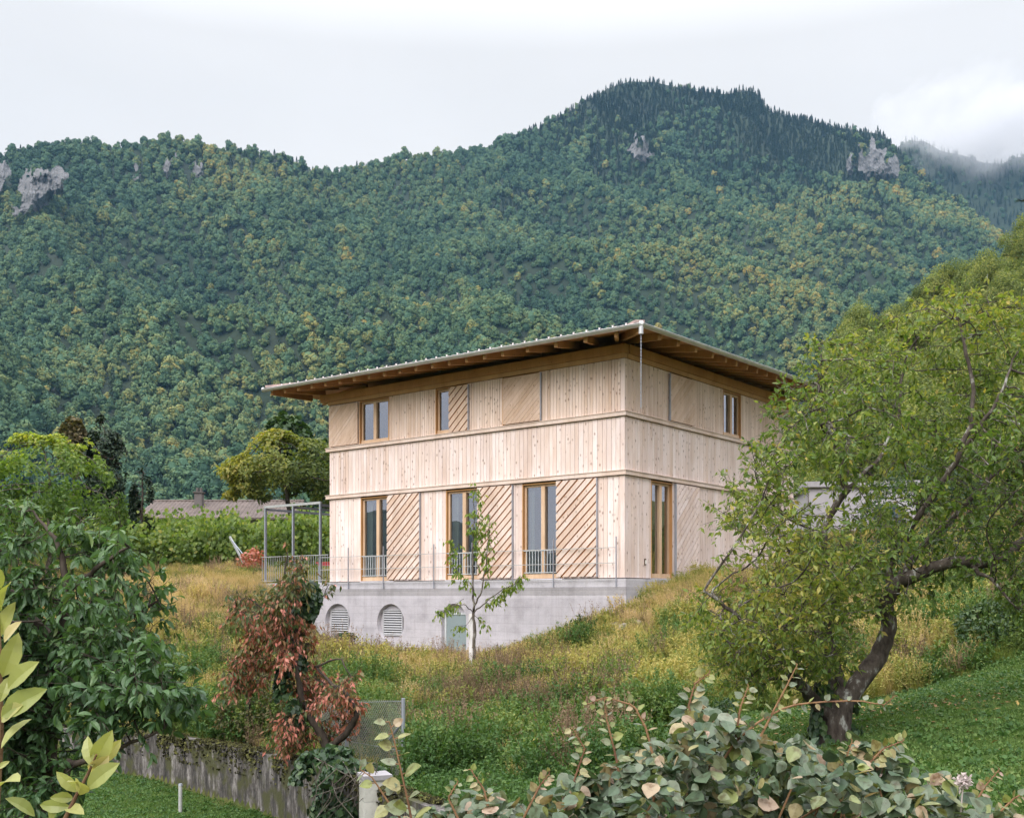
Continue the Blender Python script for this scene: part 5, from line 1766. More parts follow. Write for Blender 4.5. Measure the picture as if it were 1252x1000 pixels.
wl0 = np.array([WALL_XY[2][0], WALL_XY[2][1], -3.3])
rw = empty("retaining_wall", wl0, "old stained concrete retaining wall with a mossy top below the meadow", "wall")
ztop = np.array([-2.66, -2.46, -2.40, -2.32, -2.24, -2.2, -2.2])
mb = MB()
nrm_ = []
for i in range(len(WALL_XY)):
    d = WALL_XY[min(i + 1, len(WALL_XY) - 1)] - WALL_XY[max(i - 1, 0)]; d /= np.linalg.norm(d); nrm_.append((d[1], -d[0]))
nrm_ = np.array(nrm_)
if (nrm_[2] @ np.array([-.3, -1])) < 0: nrm_ = -nrm_
seg = 10
prof = []
for i in range(len(WALL_XY) - 1):
    for k in range(seg):
        t = k / seg; p = WALL_XY[i] * (1 - t) + WALL_XY[i + 1] * t; q = nrm_[i] * (1 - t) + nrm_[i + 1] * t; z = ztop[i] * (1 - t) + ztop[i + 1] * t
        prof.append((p, q, z))
for (p, q, z), (p2, q2, z2) in zip(prof[:-1], prof[1:]):
    c = []
    for pp_, qq, zz in ((p, q, z), (p2, q2, z2)):
        f_, b_2 = pp_ + qq * .13, pp_ - qq * .13
        c.append([(f_[0], f_[1], -3.9), (b_2[0], b_2[1], -3.9), (b_2[0], b_2[1], zz), (f_[0], f_[1], zz)])
    V = c[0] + c[1]
    mb.add(V, [(0, 4, 7, 3), (3, 7, 6, 2), (2, 6, 5, 1)], tint=.5)
hang(mb.build("wall_body", wall_mat()), rw)
# moss on its top, lumpy and overhanging
ms = MB(); n = 22000
k = rng.integers(0, len(prof) - 1, n); t = rng.uniform(0, 1, n)
pw = np.array([prof[i][0] for i in k]) * (1 - t)[:, None] + np.array([prof[i + 1][0] for i in k]) * t[:, None]
qw = np.array([prof[i][1] for i in k]); zw = np.array([prof[i][2] for i in k]) * (1 - t) + np.array([prof[i + 1][2] for i in k]) * t
dd_ = rng.uniform(-.15, .16, n); drop = np.where(dd_ > .07, np.minimum(rng.exponential(.13, n), .4), 0)
pos = np.stack([pw[:, 0] + qw[:, 0] * np.minimum(dd_, .145), pw[:, 1] + qw[:, 1] * np.minimum(dd_, .145), zw + .012 - drop], 1)
okm = nz3(pos, 1.5) > -.25
pos = pos[okm]; n = len(pos)
MOSS = leaf_mat("moss", [(0, (.018, .016, .008)), (.5, (.045, .042, .014)), (1, (.12, .12, .03))], .95, 0)
ms.cards(QUAD, pos, rdir(n), unit(rdir(n) * .8 + [0, -.3, 1]), rng.uniform(.02, .06, n), rng.uniform(0, 1, n))
hang(ms.build("moss", MOSS), rw)

# ---- white-washed gate pillar with a flat cap
Yq = 13.0
pt = P(458, 945, Yq)
pil = empty("gate_pillar", (pt[0], pt[1], -3.35), "square whitewashed concrete pillar at the wall's near end", "pillar")
mb = MB(); mb.box((-.155, -.155, -.2), (.155, .155, pt[2] + 3.35 - .06)); ps = mb.build("shaft", concrete_mat("whitewash", (.62, .60, .54)), pil)
mb = MB(); mb.box((-.175, -.175, pt[2] + 3.35 - .058), (.175, .175, pt[2] + 3.35)); mb.build("cap", CONC_DAMP, pil)
pil.rotation_euler = (0, 0, .35)
ivp = empty("ivy_tangle", (pt[0] - .2, pt[1] + .3, pt[2] - .3), "tangle of ivy and dry stems spilling over the wall beside the pillar", "ivy")
p = np.concatenate([crown_points([(375, 1010), (385, 955), (405, 935), (430, 925), (462, 935), (478, 945), (470, 962), (440, 965), (432, 1010)], Yq + .35, .4, 1500, 20, .6, 2.0), crown_points([(470, 950), (480, 945), (486, 1000), (474, 1010)], Yq + .1, .2, 200, 10)])
lf = MB(); lf.cards(ROUND, p, unit(rdir(len(p)) * .6 + [0, -.2, -.7]), unit(rdir(len(p)) * .6 + [0, -.5, .7]), rng.uniform(.045, .09, len(p)), np.clip(rng.normal(.35, .25, len(p)), 0, 1)); hang(lf.build("leaves", IVY), ivp)
mb = MB()
for i in range(26):
    a_ = P(rng.uniform(380, 470), rng.uniform(925, 955), Yq + rng.uniform(-.1, .5)); m_2 = a_ + rdir(1)[0] * .3; e_ = P(rng.uniform(370, 480), rng.uniform(960, 1005), Yq + rng.uniform(-.2, .3))
    mb.path([a_, m_2 * .5 + e_ * .5 * 1 if False else (a_ + e_) / 2 + rdir(1)[0] * .1, e_], (.006, .006, .003), 4)
hang(mb.build("stem", BARK), ivp)

# ---- chain-link fence behind the wall
F = [P(493, 856, 15.0), P(424, 858, 16.6), P(345, 852, 18.9), P(276, 850, 21.0)]
fz_b = [gp_(493, 15.0), gp_(424, 16.6), gp_(345, 18.9), gp_(276, 21.0)]
for a_, b_ in zip(F[1:], fz_b[1:]): a_[2] = min(a_[2], b_[2] + 1.38)
fc = empty("chain_link_fence", fz_b[0], "sagging chain-link fence on galvanised posts behind the mossy wall", "fence")
for i, (a_, b_) in enumerate(zip(F, fz_b)):
    mb = MB(); mb.tubes([b_ - [0, 0, .2]], [a_ + [0, 0, .03]], .028, .028, 10, caps=True); hang(mb.build("post", GALV, smooth=False), fc)
mb = MB(); mb.tubes([F[0] * .75 + fz_b[0] * .25], [P(468, 915, 15.6)], .017, .017, 8); hang(mb.build("brace", GALV), fc)
wm = MB(); ww = MB()
for (a_, b_), (a2, b2) in zip(zip(F[:-1], fz_b[:-1]), zip(F[1:], fz_b[1:])):
    L = np.linalg.norm((a2 - a_)[:2]); H = a_[2] - b_[2]; s_ = .062
    n_ = int((L + H) / s_)
    def at(u, v): return a_ + (a2 - a_) * (u / L) - np.array([0, 0, v * (np.interp(u, (0, L), (a_[2] - b_[2], a2[2] - b2[2])) / H)])
    for k in range(-int(H / s_), int(L / s_) + 1):
        u0_, u1_ = k * s_, k * s_ + H
        for sg in (0, 1):
            p0 = (max(u0_, 0), max(u0_, 0) - u0_); p1 = (min(u1_, L), min(u1_, L) - u0_)
            if p1[0] <= p0[0]: continue
            if sg: p0, p1 = (p0[0], H - p0[1]), (p1[0], H - p1[1])
            us = np.linspace(p0[0], p1[0], 5); vs = np.linspace(p0[1], p1[1], 5)
            q = np.array([at(x, y) + np.array([0, .03 * math.sin(x * 2.1 + y * 1.7), .02 * math.sin(x * 1.3)]) for x, y in zip(us, vs)])
            wm.tubes(q[:-1], q[1:], .003, .003, 3)
    for v in (.01, .7, 1.32):
        us = np.linspace(0, L, 9); q = np.array([at(x, v) + np.array([0, 0, .0]) for x in us]); ww.tubes(q[:-1], q[1:], .003, .003, 4)
hang(wm.build("mesh", plain_mat("rusty_zinc_wire", (.48, .46, .44), .5, .5, .2, 3)), fc); hang(ww.build("tension_wire", GALV), fc)

# ---- post standing in the lower lawn
lp_ = P(220.5, 960, 16.4)
lpo = empty("lawn_post", (lp_[0], lp_[1], float(gz(np.array([lp_[0]]), np.array([lp_[1]]))[0])), "short pale metal post standing in the lower lawn", "post")
mb = MB(); mb.tubes([(0, 0, -.1)], [(0, 0, lp_[2] - lpo.location.z)], .028, .028, 10, caps=True); mb.build("shaft", plain_mat("pale_metal", (.55, .54, .53), .5, .2), lpo)
mb = MB(); mb.tubes([(0, 0, lp_[2] - lpo.location.z + .001)], [(0, 0, lp_[2] - lpo.location.z + .03)], .032, .026, 10, caps=True); mb.build("cap", GALV, lpo)

# ---- small stone trough in the weeds, rubble by the corner
tp = gp_(631, 17.6)
tr_o = empty("stone_trough", tp, "small grey stone trough half hidden in the green weeds", "trough")
mb = MB(); w_, d_, h_ = .33, .2, .27
mb.box((-w_, -d_, -.1), (w_, -d_ + .05, h_)); mb.box((-w_, d_ - .05, -.1), (w_, d_, h_)); mb.box((-w_, -d_ + .05, -.1), (-w_ + .05, d_ - .05, h_)); mb.box((w_ - .05, -d_ + .05, -.1), (w_, d_ - .05, h_)); mb.box((-w_ + .05, -d_ + .05, -.1), (w_ - .05, d_ - .05, .06))
mb.build("basin", CONC_DAMP, tr_o)
mb = MB(); mb.box((-w_ + .052, -d_ + .052, .061), (w_ - .052, d_ - .052, .2)); mb.build("soil", FOREST_FLOOR, tr_o)


def stone(px, py, Y, s, label, seed):
    r = np.random.default_rng(seed)
    c = gp_(px, Y); mb = MB()
    LAt, LOn = np.meshgrid(np.linspace(-np.pi / 2, np.pi / 2, 9), np.linspace(0, 2 * np.pi, 13), indexing='ij')
    V = np.stack([np.cos(LAt) * np.cos(LOn), np.cos(LAt) * np.sin(LOn), np.sin(LAt) * .65], -1)
    wb_ = np.array([noise.noise((v[0] * 1.3 + seed, v[1] * 1.3, v[2] * 1.3)) for v in V.reshape(-1, 3)]).reshape(9, 13)
    V = V * (1 + .45 * wb_)[..., None] * s
    o = grid_mesh(V[..., 0], V[..., 1], V[..., 2]).build("stone", plain_mat("pale_stone", (.34, .30, .27), .9, 0, .15, 8), smooth=False)
    o.location = (c[0], c[1], c[2] + s * .42 + .02); tag(o, label, "stone")


stone(752, 0, 27.4, .24, "largest pale stone of the rubble near the house corner", 3)
stone(764, 0, 27.2, .19, "rounded pale stone between two others near the house corner", 5)
stone(776, 0, 27.3, .16, "smallest pale stone at the right of the rubble near the house corner", 8)

# ================================================================== MEADOW, WEEDS, LAWN (countless: one object each)
STRAW = leaf_mat("dry_grass", [(0, (.24, .20, .075)), (.4, (.46, .36, .15)), (.75, (.62, .46, .25)), (1, (.68, .52, .36))], .8, .35, True, .1)
GRASS = leaf_mat("meadow_grass_blades", [(0, (.06, .11, .022)), (.4, (.15, .20, .04)), (.7, (.28, .28, .07)), (1, (.44, .38, .14))], .65, .35, True, .2)
HERB = leaf_mat("herb_leaves", [(0, (.032, .08, .022)), (.4, (.08, .155, .038)), (.7, (.17, .22, .055)), (1, (.36, .31, .08))], .55, .32, True, .25)
GOLD = leaf_mat("golden_weeds", [(0, (.12, .17, .04)), (.4, (.26, .27, .075)), (.7, (.44, .37, .12)), (1, (.56, .42, .18))], .7, .3, True, .15)
DEAD = leaf_mat("dead_weeds", [(0, (.07, .05, .033)), (.5, (.19, .13, .085)), (1, (.36, .25, .17))], .9, .15, True, .1)
LAWN = leaf_mat("lawn_blades", [(0, (.065, .12, .032)), (.5, (.125, .20, .055)), (.8, (.20, .235, .08)), (1, (.34, .30, .13))], .6, .3, True, .2)
BLADE = ([(-.5, 0, 0), (.5, 0, 0), (.38, .55, .10), (-.38, .55, .10), (0, 1, .32)], [(0, 1, 2, 3)], [(3, 2, 4)])


def tuft(name, mat, seed, blades=0, bh=(.3, .5), bw=.02, radius=.22, stems=0, sh=(.5, .9), leaves=0, lsz=(.05, .09), heads=0, hsz=.03, lean=.3, lo=.15, tmpl=LEAF):
    r = np.random.default_rng(seed); mb = MB()
    def disk(n): a = r.uniform(0, 6.283, n); q = radius * np.sqrt(r.uniform(0, 1, n)); return np.stack([np.cos(a) * q, np.sin(a) * q, np.full(n, -.03)], 1)
    if blades:
        p = disk(blades); h = r.uniform(*bh, blades)
        d = unit(np.concatenate([r.normal(0, lean, (blades, 2)), np.ones((blades, 1))], 1))
        nr = unit(np.concatenate([r.normal(0, 1, (blades, 2)), np.full((blades, 1), .2)], 1))
        TV = np.array(BLADE[0], float)
        y = d; x = unit(np.cross(y, nr)); z = np.cross(x, y)
        V = p[:, None] + TV[None, :, 0, None] * bw * x[:, None] + h[:, None, None] * (TV[None, :, 1, None] * y[:, None] - TV[None, :, 2, None] * z[:, None] * .8)
        k = 5; off = (np.arange(blades) * k)[:, None, None]
        mb.add(V.reshape(-1, 3), (np.array(BLADE[1])[None] + off).reshape(-1, 4), (np.array(BLADE[2])[None] + off).reshape(-1, 3), np.repeat(r.uniform(0, 1, blades), k))
    if stems:
        p = disk(stems); h = r.uniform(*sh, stems)
        d = unit(np.concatenate([r.normal(0, lean, (stems, 2)), np.ones((stems, 1))], 1))
        top_ = p + d * h[:, None]; midp = p + d * h[:, None] * .5 + r.normal(0, .02, (stems, 3))
        mb.tubes(np.concatenate([p, midp]), np.concatenate([midp, top_]), .0035, .0028, 3, np.tile(r.uniform(.2, .8, stems), 2))
        if leaves:
            k = np.repeat(np.arange(stems), leaves); t = r.uniform(lo, 1.0, len(k))
            pos = p[k] + d[k] * (h[k] * t)[:, None] + rdir(len(k), r) * .03
            dr = unit(rdir(len(k), r) + d[k] * .4 + [0, 0, -.15])
            mb.cards(tmpl, pos, dr, unit(rdir(len(k), r) * .6 + [0, 0, .9]), r.uniform(*lsz, len(k)) * (1.15 - .5 * t), np.clip(r.normal(.45, .25, len(k)), 0, 1))
        if heads:
            k = np.repeat(np.arange(stems), heads); t = r.uniform(.78, 1.04, len(k))
            pos = p[k] + d[k] * (h[k] * t)[:, None] + rdir(len(k), r) * .022
            mb.cards(LEAF, pos, unit(d[k] * .8 + rdir(len(k), r)), rdir(len(k), r), hsz * r.uniform(.6, 1.3, len(k)), np.clip(r.normal(.65, .25, len(k)), 0, 1))
    return mb.build(name, mat, link=False)


def tufts(name, k, *a, **kw): return [tuft(name, a[0], a[1] + i, **kw) for i in range(k)]


mp_ = tufts("tuft_a", 3, STRAW, 100, blades=45, bh=(.25, .6), bw=.010, stems=42, sh=(.5, .95), heads=7, hsz=.035, radius=.28) + \
      tufts("tuft_b", 3, GRASS, 110, blades=120, bh=(.22, .55), bw=.012, radius=.28, lean=.4, stems=8, sh=(.4, .7), heads=5, hsz=.03) + \
      tufts("tuft_c", 3, HERB, 120, blades=30, bh=(.2, .4), bw=.012, stems=22, sh=(.3, .75), leaves=26, lsz=(.07, .14), radius=.28, lean=.28) + \
      tufts("tuft_d", 3, GOLD, 130, blades=30, bh=(.3, .6), bw=.010, stems=28, sh=(.45, .95), leaves=22, lsz=(.06, .12), radius=.28, heads=6, hsz=.035, lean=.25) + \
      tufts("tuft_e", 3, DEAD, 140, blades=10, bh=(.3, .5), bw=.008, stems=30, sh=(.6, 1.2), leaves=12, lsz=(.03, .07), heads=10, hsz=.035, radius=.30, lean=.22, lo=.3) + \
      tufts("tuft_f", 3, HERB, 150, blades=50, bh=(.08, .22), bw=.012, stems=40, sh=(.06, .28), leaves=9, lsz=(.05, .11), radius=.30, lean=.5, lo=.3, tmpl=ROUND) + \
      tufts("tuft_g", 3, HERB, 160, blades=20, bh=(.3, .6), bw=.012, stems=42, sh=(.5, 1.15), leaves=34, lsz=(.06, .12), radius=.36, lean=.30, lo=.2)
#                straw gold grass ... weights at places in the photo: (px, py, rx, ry, straw, grass, herb, gold, dead, cover)
REG = [(235, 735, 85, 32, 5.5, .5, .1, .4, .5, 0), (150, 720, 90, 25, 2.0, 1.2, .3, .3, .2, .2), (250, 790, 60, 45, 1.0, 1.5, 1.0, .8, .2, .5), (235, 850, 70, 40, .8, 1.2, 1.2, 1.0, .2, .6),
       (330, 735, 50, 20, 1.0, 1.5, .8, .5, .1, .4), (480, 815, 80, 22, 2.6, 1.0, .2, 1.6, .2, 0), (560, 800, 60, 16, 2.6, .6, .1, .6, .6, 0), (585, 830, 30, 30, .5, .3, .6, .9, 1.8, 0), (520, 860, 45, 36, .3, .6, 1.6, .5, .9, .3),
       (680, 800, 60, 30, 1.4, .9, .7, 2.0, .3, 0), (780, 800, 80, 50, .8, .9, .9, 2.2, .2, .2), (770, 745, 60, 18, 2.4, .6, .3, 1.3, .2, 0), (870, 730, 60, 20, 2.2, .8, .3, 1.2, .2, 0), (700, 850, 70, 28, .3, .7, 1.8, 1.4, .3, .3),
       (610, 900, 90, 32, .1, .5, 2.2, .2, .5, 1.6), (730, 910, 100, 32, .05, .5, 2.0, .3, .1, 2.2), (840, 850, 60, 30, .3, 1.0, 1.6, .9, .1, .6), (930, 830, 50, 40, .3, 1.2, 1.4, .8, .1, .6),
       (1130, 790, 80, 40, .7, 1.4, 1.0, 1.5, .3, .1), (1220, 760, 70, 40, .8, 1.6, .8, 1.0, .2, .1), (1150, 730, 90, 20, 1.2, 1.6, .4, .8, .1, 0), (430, 860, 50, 40, .4, .8, 1.4, .6, .5, .8), (330, 860, 60, 40, .4, .6, 1.0, .6, .6, .8)]
RG = np.array(REG, float)
RG[:, 6] = RG[:, 6] * 1.8 + .45; RG[:, 5] = RG[:, 5] * 1.35 + .3; RG[:, 7] *= .8; RG[:, 8] *= .7
H_inv = np.array(Matrix.Rotation(-(math.pi / 2 - TH), 3, 'Z'))


def free_of_house(x, y):
    q = (np.stack([x, y, np.zeros_like(x)], 1) - CORN * [1, 1, 0]) @ H_inv.T
    return ~((q[:, 0] > -.32) & (q[:, 0] < LR + .3) & (q[:, 1] > -.30) & (q[:, 1] < BL + .2))


def lawn_edge(x): return 16.4 + .05 * (x - 4)


def sample(n, y0, y1, p0, p1):
    Y = np.sqrt(rng.uniform(y0 ** 2, y1 ** 2, n)); px = rng.uniform(p0, p1, n)
    return (px - CX) / FPX * Y, Y, px


x, y, px = sample(36000, 12.0, 46, -300, 1400)
z = gz(x, y)
w = wall_side(x, y)
ok = free_of_house(x, y) & (w > .30) & ~((x > 1.6 + (13 - np.minimum(y, 13)) * .2) & (y < lawn_edge(x))) & ~((y > 44.5) & (px < 440))
x, y, z, px = x[ok], y[ok], z[ok], px[ok]
py = HY - FPX * (z + .3) / y
g = np.exp(-(((px[:, None] - RG[:, 0]) / RG[:, 2]) ** 2 + ((py[:, None] - RG[:, 1]) / RG[:, 3]) ** 2) * .9) + 1e-5
wt = g @ RG[:, 4:] + 1e-6
wt /= wt.sum(1, keepdims=True)
cl_n = np.array([[noise.noise((a * .55, b * .55, 3.1 * k)) for k in range(6)] for a, b in zip(x, y)])
cl_2 = np.array([[noise.noise((a * .22, b * .22, 7.7 * k + 1)) for k in range(6)] for a, b in zip(x, y)])
wt = wt * np.exp(cl_n * 2.8 + cl_2 * 1.6); wt /= wt.sum(1, keepdims=True)
knd = (wt.cumsum(1) > rng.uniform(size=(len(x), 1))).argmax(1)
sc_ = rng.uniform(.42, .80, len(x))
# shorter right under the house's walls and near stone and path edges
near_h = ~free_of_house(x + .01, y) | (np.abs(w[ok]) < 1.7)
sc_ = np.where(near_h, sc_ * .6, sc_)
q_h = (np.stack([x, y, np.zeros_like(x)], 1) - CORN * [1, 1, 0]) @ H_inv.T
close = (q_h[:, 0] > -2.2) & (q_h[:, 0] < 11) & (q_h[:, 1] > -2.2)
sc_ = np.where(close, sc_ * .72, sc_) * (1 + .35 * np.clip(cl_n[:, 4], -1, 1))
tall = np.array([noise.noise((a * .45, b * .45, 91.0)) for a, b in zip(x, y)])
sc_ = np.where((knd >= 2) & (knd <= 4), sc_ * (1.05 + .85 * np.clip(tall, 0, .7)), sc_)
pale = np.exp(-(((px - 235) / 90) ** 2 + ((py - 730) / 28) ** 2)) + np.exp(-(((px - 790) / 120) ** 2 + ((py - 745) / 24) ** 2)) + np.exp(-(((px - 520) / 100) ** 2 + ((py - 800) / 16) ** 2))
ti = np.clip(.30 + .35 * np.clip(pale, 0, 1) + .22 * cl_n[:, 2] + rng.normal(0, .13, len(x)), 0, .85)
bushy = (tall > .18) & ((knd == 2) | (knd == 1) | (knd == 5)) & (rng.uniform(size=len(x)) < .55) & (y < 27)
knd = np.where(bushy, 6, knd); sc_ = np.where(bushy, rng.uniform(.55, .95, len(x)), sc_)
front = (px > 385) & (px < 520) & (y < 16.2) & (y > 11.5)
knd = np.where(front & ((knd == 6) | (knd == 4) | (knd == 3)), 5, knd); sc_ = np.where(front, np.minimum(sc_, .38), sc_)
scatter("meadow", np.stack([x, y, z], 1), mp_, knd * 3 + rng.integers(0, 3, len(x)), sc_, ti)

# vineyard floor and far field: low grass
x, y, px = sample(6800, 38, 74, -300, 1450)
ok = free_of_house(x, y); x, y = x[ok], y[ok]
scatter("field_grass", np.stack([x, y, gz(x, y)], 1), mp_[3:6] + mp_[15:18] if False else tufts("field_tuft", 2, GRASS, 170, blades=110, bh=(.15, .4), bw=.02, radius=.45, lean=.5), rng.integers(0, 2, len(x)), rng.uniform(.8, 1.3, len(x)), np.clip(rng.normal(.16, .1, len(x)), 0, .5))

# lawns: the one round the fruit tree and the one below the wall
lt = [tuft("lawn_tuft", LAWN, 180 + i, blades=260, bh=(.03, .085), bw=.007, radius=.20, lean=.7, stems=10, sh=(.02, .06), leaves=4, lsz=(.025, .045)) for i in range(3)]
x, y, px = sample(15000, 5.5, 17.5, 560, 1350)
ok = (x > 1.0 + (13 - np.minimum(y, 13)) * .2) & (y < lawn_edge(x) + .5)
x2, y2, px2 = sample(11000, 12.0, 22, -200, 470)
ok2 = wall_side(x2, y2) < -.2
x, y = np.concatenate([x[ok], x2[ok2]]), np.concatenate([y[ok], y2[ok2]])
tn_ = np.array([noise.noise((a * .8, b * .8, 5)) for a, b in zip(x, y)])
scatter("lawn_grass", np.stack([x, y, gz(x, y)], 1), lt, rng.integers(0, 3, len(x)), rng.uniform(.8, 1.3, len(x)), np.clip(.22 + .38 * tn_ + rng.normal(0, .13, len(x)), 0, .75))
# clover and plantain in the lawns
k_ = rng.uniform(size=len(x)) < .16 + .25 * (tn_ > .15)
scatter("lawn_weeds", np.stack([x[k_], y[k_], gz(x[k_], y[k_])], 1), tufts("clover_tuft", 2, HERB, 200, blades=0, stems=34, sh=(.02, .10), leaves=5, lsz=(.02, .05), radius=.20, lean=.6, lo=.4, tmpl=ROUND), rng.integers(0, 2, int(k_.sum())), rng.uniform(.7, 1.25, int(k_.sum())), np.clip(rng.normal(.14, .12, int(k_.sum())), 0, .5))
# rough green growth at the meadow's foot, this side of the trough
x, y, px = sample(2600, 8.0, 14.5, 470, 830)
ok = (wall_side(x, y) > .3) & (x < 2.0)
x, y = x[ok], y[ok]
scatter("weeds", np.stack([x, y, gz(x, y)], 1), tufts("weed_tuft", 3, HERB, 190, blades=60, bh=(.1, .3), bw=.010, stems=30, sh=(.1, .4), leaves=12, lsz=(.05, .10), radius=.26, lean=.4), rng.integers(0, 3, len(x)), rng.uniform(.7, 1.2, len(x)) * np.where(CX + FPX * x / y < 520, .5, 1.0), np.clip(rng.normal(.12, .1, len(x)), 0, .4))
# fallen leaves on the lawn under the fruit tree
fl = MB(); n = 900
fx_, fy_ = rng.normal(4.6, 1.5, n), rng.normal(13.6, 1.5, n)
ok = (fy_ < lawn_edge(fx_)) & (fy_ > 8) & (fx_ > 1.6); fx_, fy_ = fx_[ok], fy_[ok]; n = len(fx_)
fl.cards(LEAF, np.stack([fx_, fy_, gz(fx_, fy_) + .06], 1), unit(rdir(n) * [1, 1, .2]), unit(rdir(n) * .4 + [0, 0, 1]), rng.uniform(.05, .09, n), rng.uniform(.1, 1, n))
tag(fl.build("fallen_leaves", leaf_mat("fallen_leaf", [(0, (.16, .085, .035)), (.5, (.30, .17, .07)), (1, (.45, .33, .10))], .7, .1)), kind='stuff')

# ---- single bushes and bigger weeds
def bush(name, label, poly, Y, depth, leafmat, leaf, n, tmpl=LEAF, lump=.5, stems=9, droop=.3, width=1.0, tmean=.42, cat="bush"):
    poly = np.asarray(poly, float); bx0 = poly[:, 0].mean(); base = gp_(bx0, Y)
    o = empty(name, base, label, cat)
    p = crown_points(poly, Y, depth, n, 22, lump, 1.6)
    nr = unit(rdir(n) * .7 + [0, -.35, .7])
    lf = MB(); lf.cards(tmpl, p, unit(rdir(n) + [0, -.1, -droop]), nr, leaf * rng.uniform(.6, 1.15, n), np.clip(rng.normal(tmean, .2, n) + .2 * nz3(p, 1.5), 0, 1), width)
    hang(lf.build("leaves", leafmat), o)
    mb = MB()
    for i in range(stems):
        q = p[rng.integers(0, n)]; mb.path([base + [rng.normal(0, .08), rng.normal(0, .08), -.1], (base + q) / 2 + rdir(1)[0] * .08, q], (.02, .013, .005), 5)
    hang(mb.build("stem", BARK_DARK), o)
    return o


bush("dark_bush", "small dark green bush against the concrete base below the left vent", [(402, 800), (408, 778), (420, 772), (436, 776), (450, 785), (462, 800)], 34.4, .5, MIDG, .10, 1100, tmean=.25)
bush("hedge_bush", "dense dark green bush at the lawn's edge right of the fruit tree", [(1165, 790), (1172, 752), (1195, 735), (1230, 738), (1262, 752), (1275, 795), (1240, 808), (1190, 812)], 17.6, .7, MIDG, .10, 3000, tmean=.38)
bush("fern_clump", "pale green ferny clump on the slope right of the trunk", [(1080, 800), (1085, 772), (1105, 760), (1125, 775), (1128, 802)], 18.0, .4, YELG, .12, 800, LEAF, droop=.1, width=.5, tmean=.35, cat="fern")
bush("dark_bush", "low dark bush on the slope left of the fruit tree's trunk", [(868, 888), (874, 862), (892, 850), (912, 862), (918, 888)], 15.6, .4, MIDG, .07, 900, tmean=.15)
bush("leafy_shrub", "rounded green shrub right of the twiggy bush behind the fence", [(392, 890), (400, 862), (425, 850), (450, 858), (462, 890), (440, 905)], 17.6, .5, BROWNG, .07, 1200, tmean=.3)
bush("dark_thicket", "big dark thicket behind the fruit tree, in front of the grey house", [(1042, 715), (1046, 640), (1070, 585), (1110, 560), (1165, 556), (1208, 590), (1222, 650), (1228, 715), (1180, 728), (1090, 728)], 27.0, 1.1, MIDG, .11, 7500, tmean=.14, stems=22)
bush("box_bush", "round dark green bush among the weeds near the house corner", [(690, 768), (696, 755), (708, 752), (722, 758), (730, 770)], 28.0, .35, MIDG, .09, 500, tmean=.35)
bush("low_shrub", "greenish shrub on the meadow left of the red-leaved shrub", [(200, 905), (208, 872), (232, 862), (255, 872), (262, 905)], 21.0, .5, BROWNG, .08, 900, tmean=.35)

# ---- kiwi creeper across the bottom of the view
KIWI = leaf_mat("creeper_leaves", [(0, (.045, .085, .04)), (.30, (.105, .145, .085)), (.48, (.19, .215, .15)), (.64, (.22, .25, .07)), (.82, (.33, .26, .15)), (1, (.36, .25, .20))], .42, .22, spec=.45, blotch=28.0)
Yk = 5.0
kb = gp_(850, Yk)
kw = empty("kiwi_creeper", kb, "sprawling creeper with large round grey-green leaves along the bottom of the view", "creeper")
k_poly = [(455, 1030), (480, 1000), (515, 985), (548, 992), (585, 970), (612, 965), (640, 980), (668, 962), (700, 945), (728, 950), (745, 925), (768, 910), (795, 900), (815, 872), (845, 856), (882, 858), (908, 880), (935, 895), (962, 908), (985, 900), (1015, 920), (1050, 904), (1085, 912), (1115, 905), (1135, 930), (1170, 948), (1195, 965), (1225, 960), (1240, 990), (1262, 1060), (1240, 1160), (450, 1160)]
p = crown_points(k_poly, Yk, .75, 9500, 60, .60, 3.6)
kx, ky = project(p)
p = p[~((kx > 920) & (kx < 1060) & (ky < 945) & (rng.uniform(size=len(p)) < .3))]
n = len(p)
lf = MB()
ktint = np.where(rng.uniform(size=n) < .62, rng.uniform(0, .36, n), np.where(rng.uniform(size=n) < .7, rng.uniform(.34, .60, n), rng.uniform(.6, 1, n)))
lf.cards(ROUND, p, unit(rdir(n) * .8 + [0, -.35, -.45]), unit(rdir(n) * .75 + [0, -.25, 1.05]), rng.uniform(.032, .088, n), ktint, .95)
stems_ = MB()
for i in range(150):
    q = p[rng.integers(0, n)]; b_2 = np.array([q[0] * .7 + kb[0] * .3 + rng.normal(0, .3), Yk + rng.uniform(-.3, .6), kb[2] + .1])
    stems_.path([b_2, (b_2 + q) / 2 + rdir(1)[0] * .12, q], (.010, .007, .004), 5, rng.uniform(0, 1))


def spray(mb_l, mb_s, pts, Y, n, size, tint, side=.9, tmpl=ROUND, r0=.006, dr=-.25):
    """a stem through photo points with leaves alternating along it"""
    q = np.array([P(a[0], a[1], Y + (a[2] if len(a) > 2 else 0)) for a in pts])
    s = np.linspace(0, 1, len(q)); tt = np.linspace(0, 1, 16)
    c = np.stack([np.interp(tt, s, q[:, k]) for k in range(3)], 1)
    mb_s.path(c, np.linspace(r0, r0 * .35, 16), 6, .6)
    t = np.linspace(.08, 1, n); pos = np.stack([np.interp(t, s, q[:, k]) for k in range(3)], 1)
    tw = unit(np.stack([np.interp(t, tt, np.gradient(c[:, k])) for k in range(3)], 1))
    sd = np.array([1 if i % 2 else -1 for i in range(n)])[:, None] * unit(np.cross(tw, [0, -1, .15]))
    d = unit(tw * .55 + sd * side + rdir(n) * .35 + [0, -.15, dr])
    mb_s.tubes(pos, pos + d * size * .22, r0 * .4, r0 * .35, 4)
    mb_l.cards(tmpl, pos + d * size * .2, d, unit(rdir(n) * .5 + [0, -.5, .8]), size * rng.uniform(.6, 1.1, n) * (1.1 - .45 * t), np.clip(rng.normal(tint, .14, n), 0, 1))


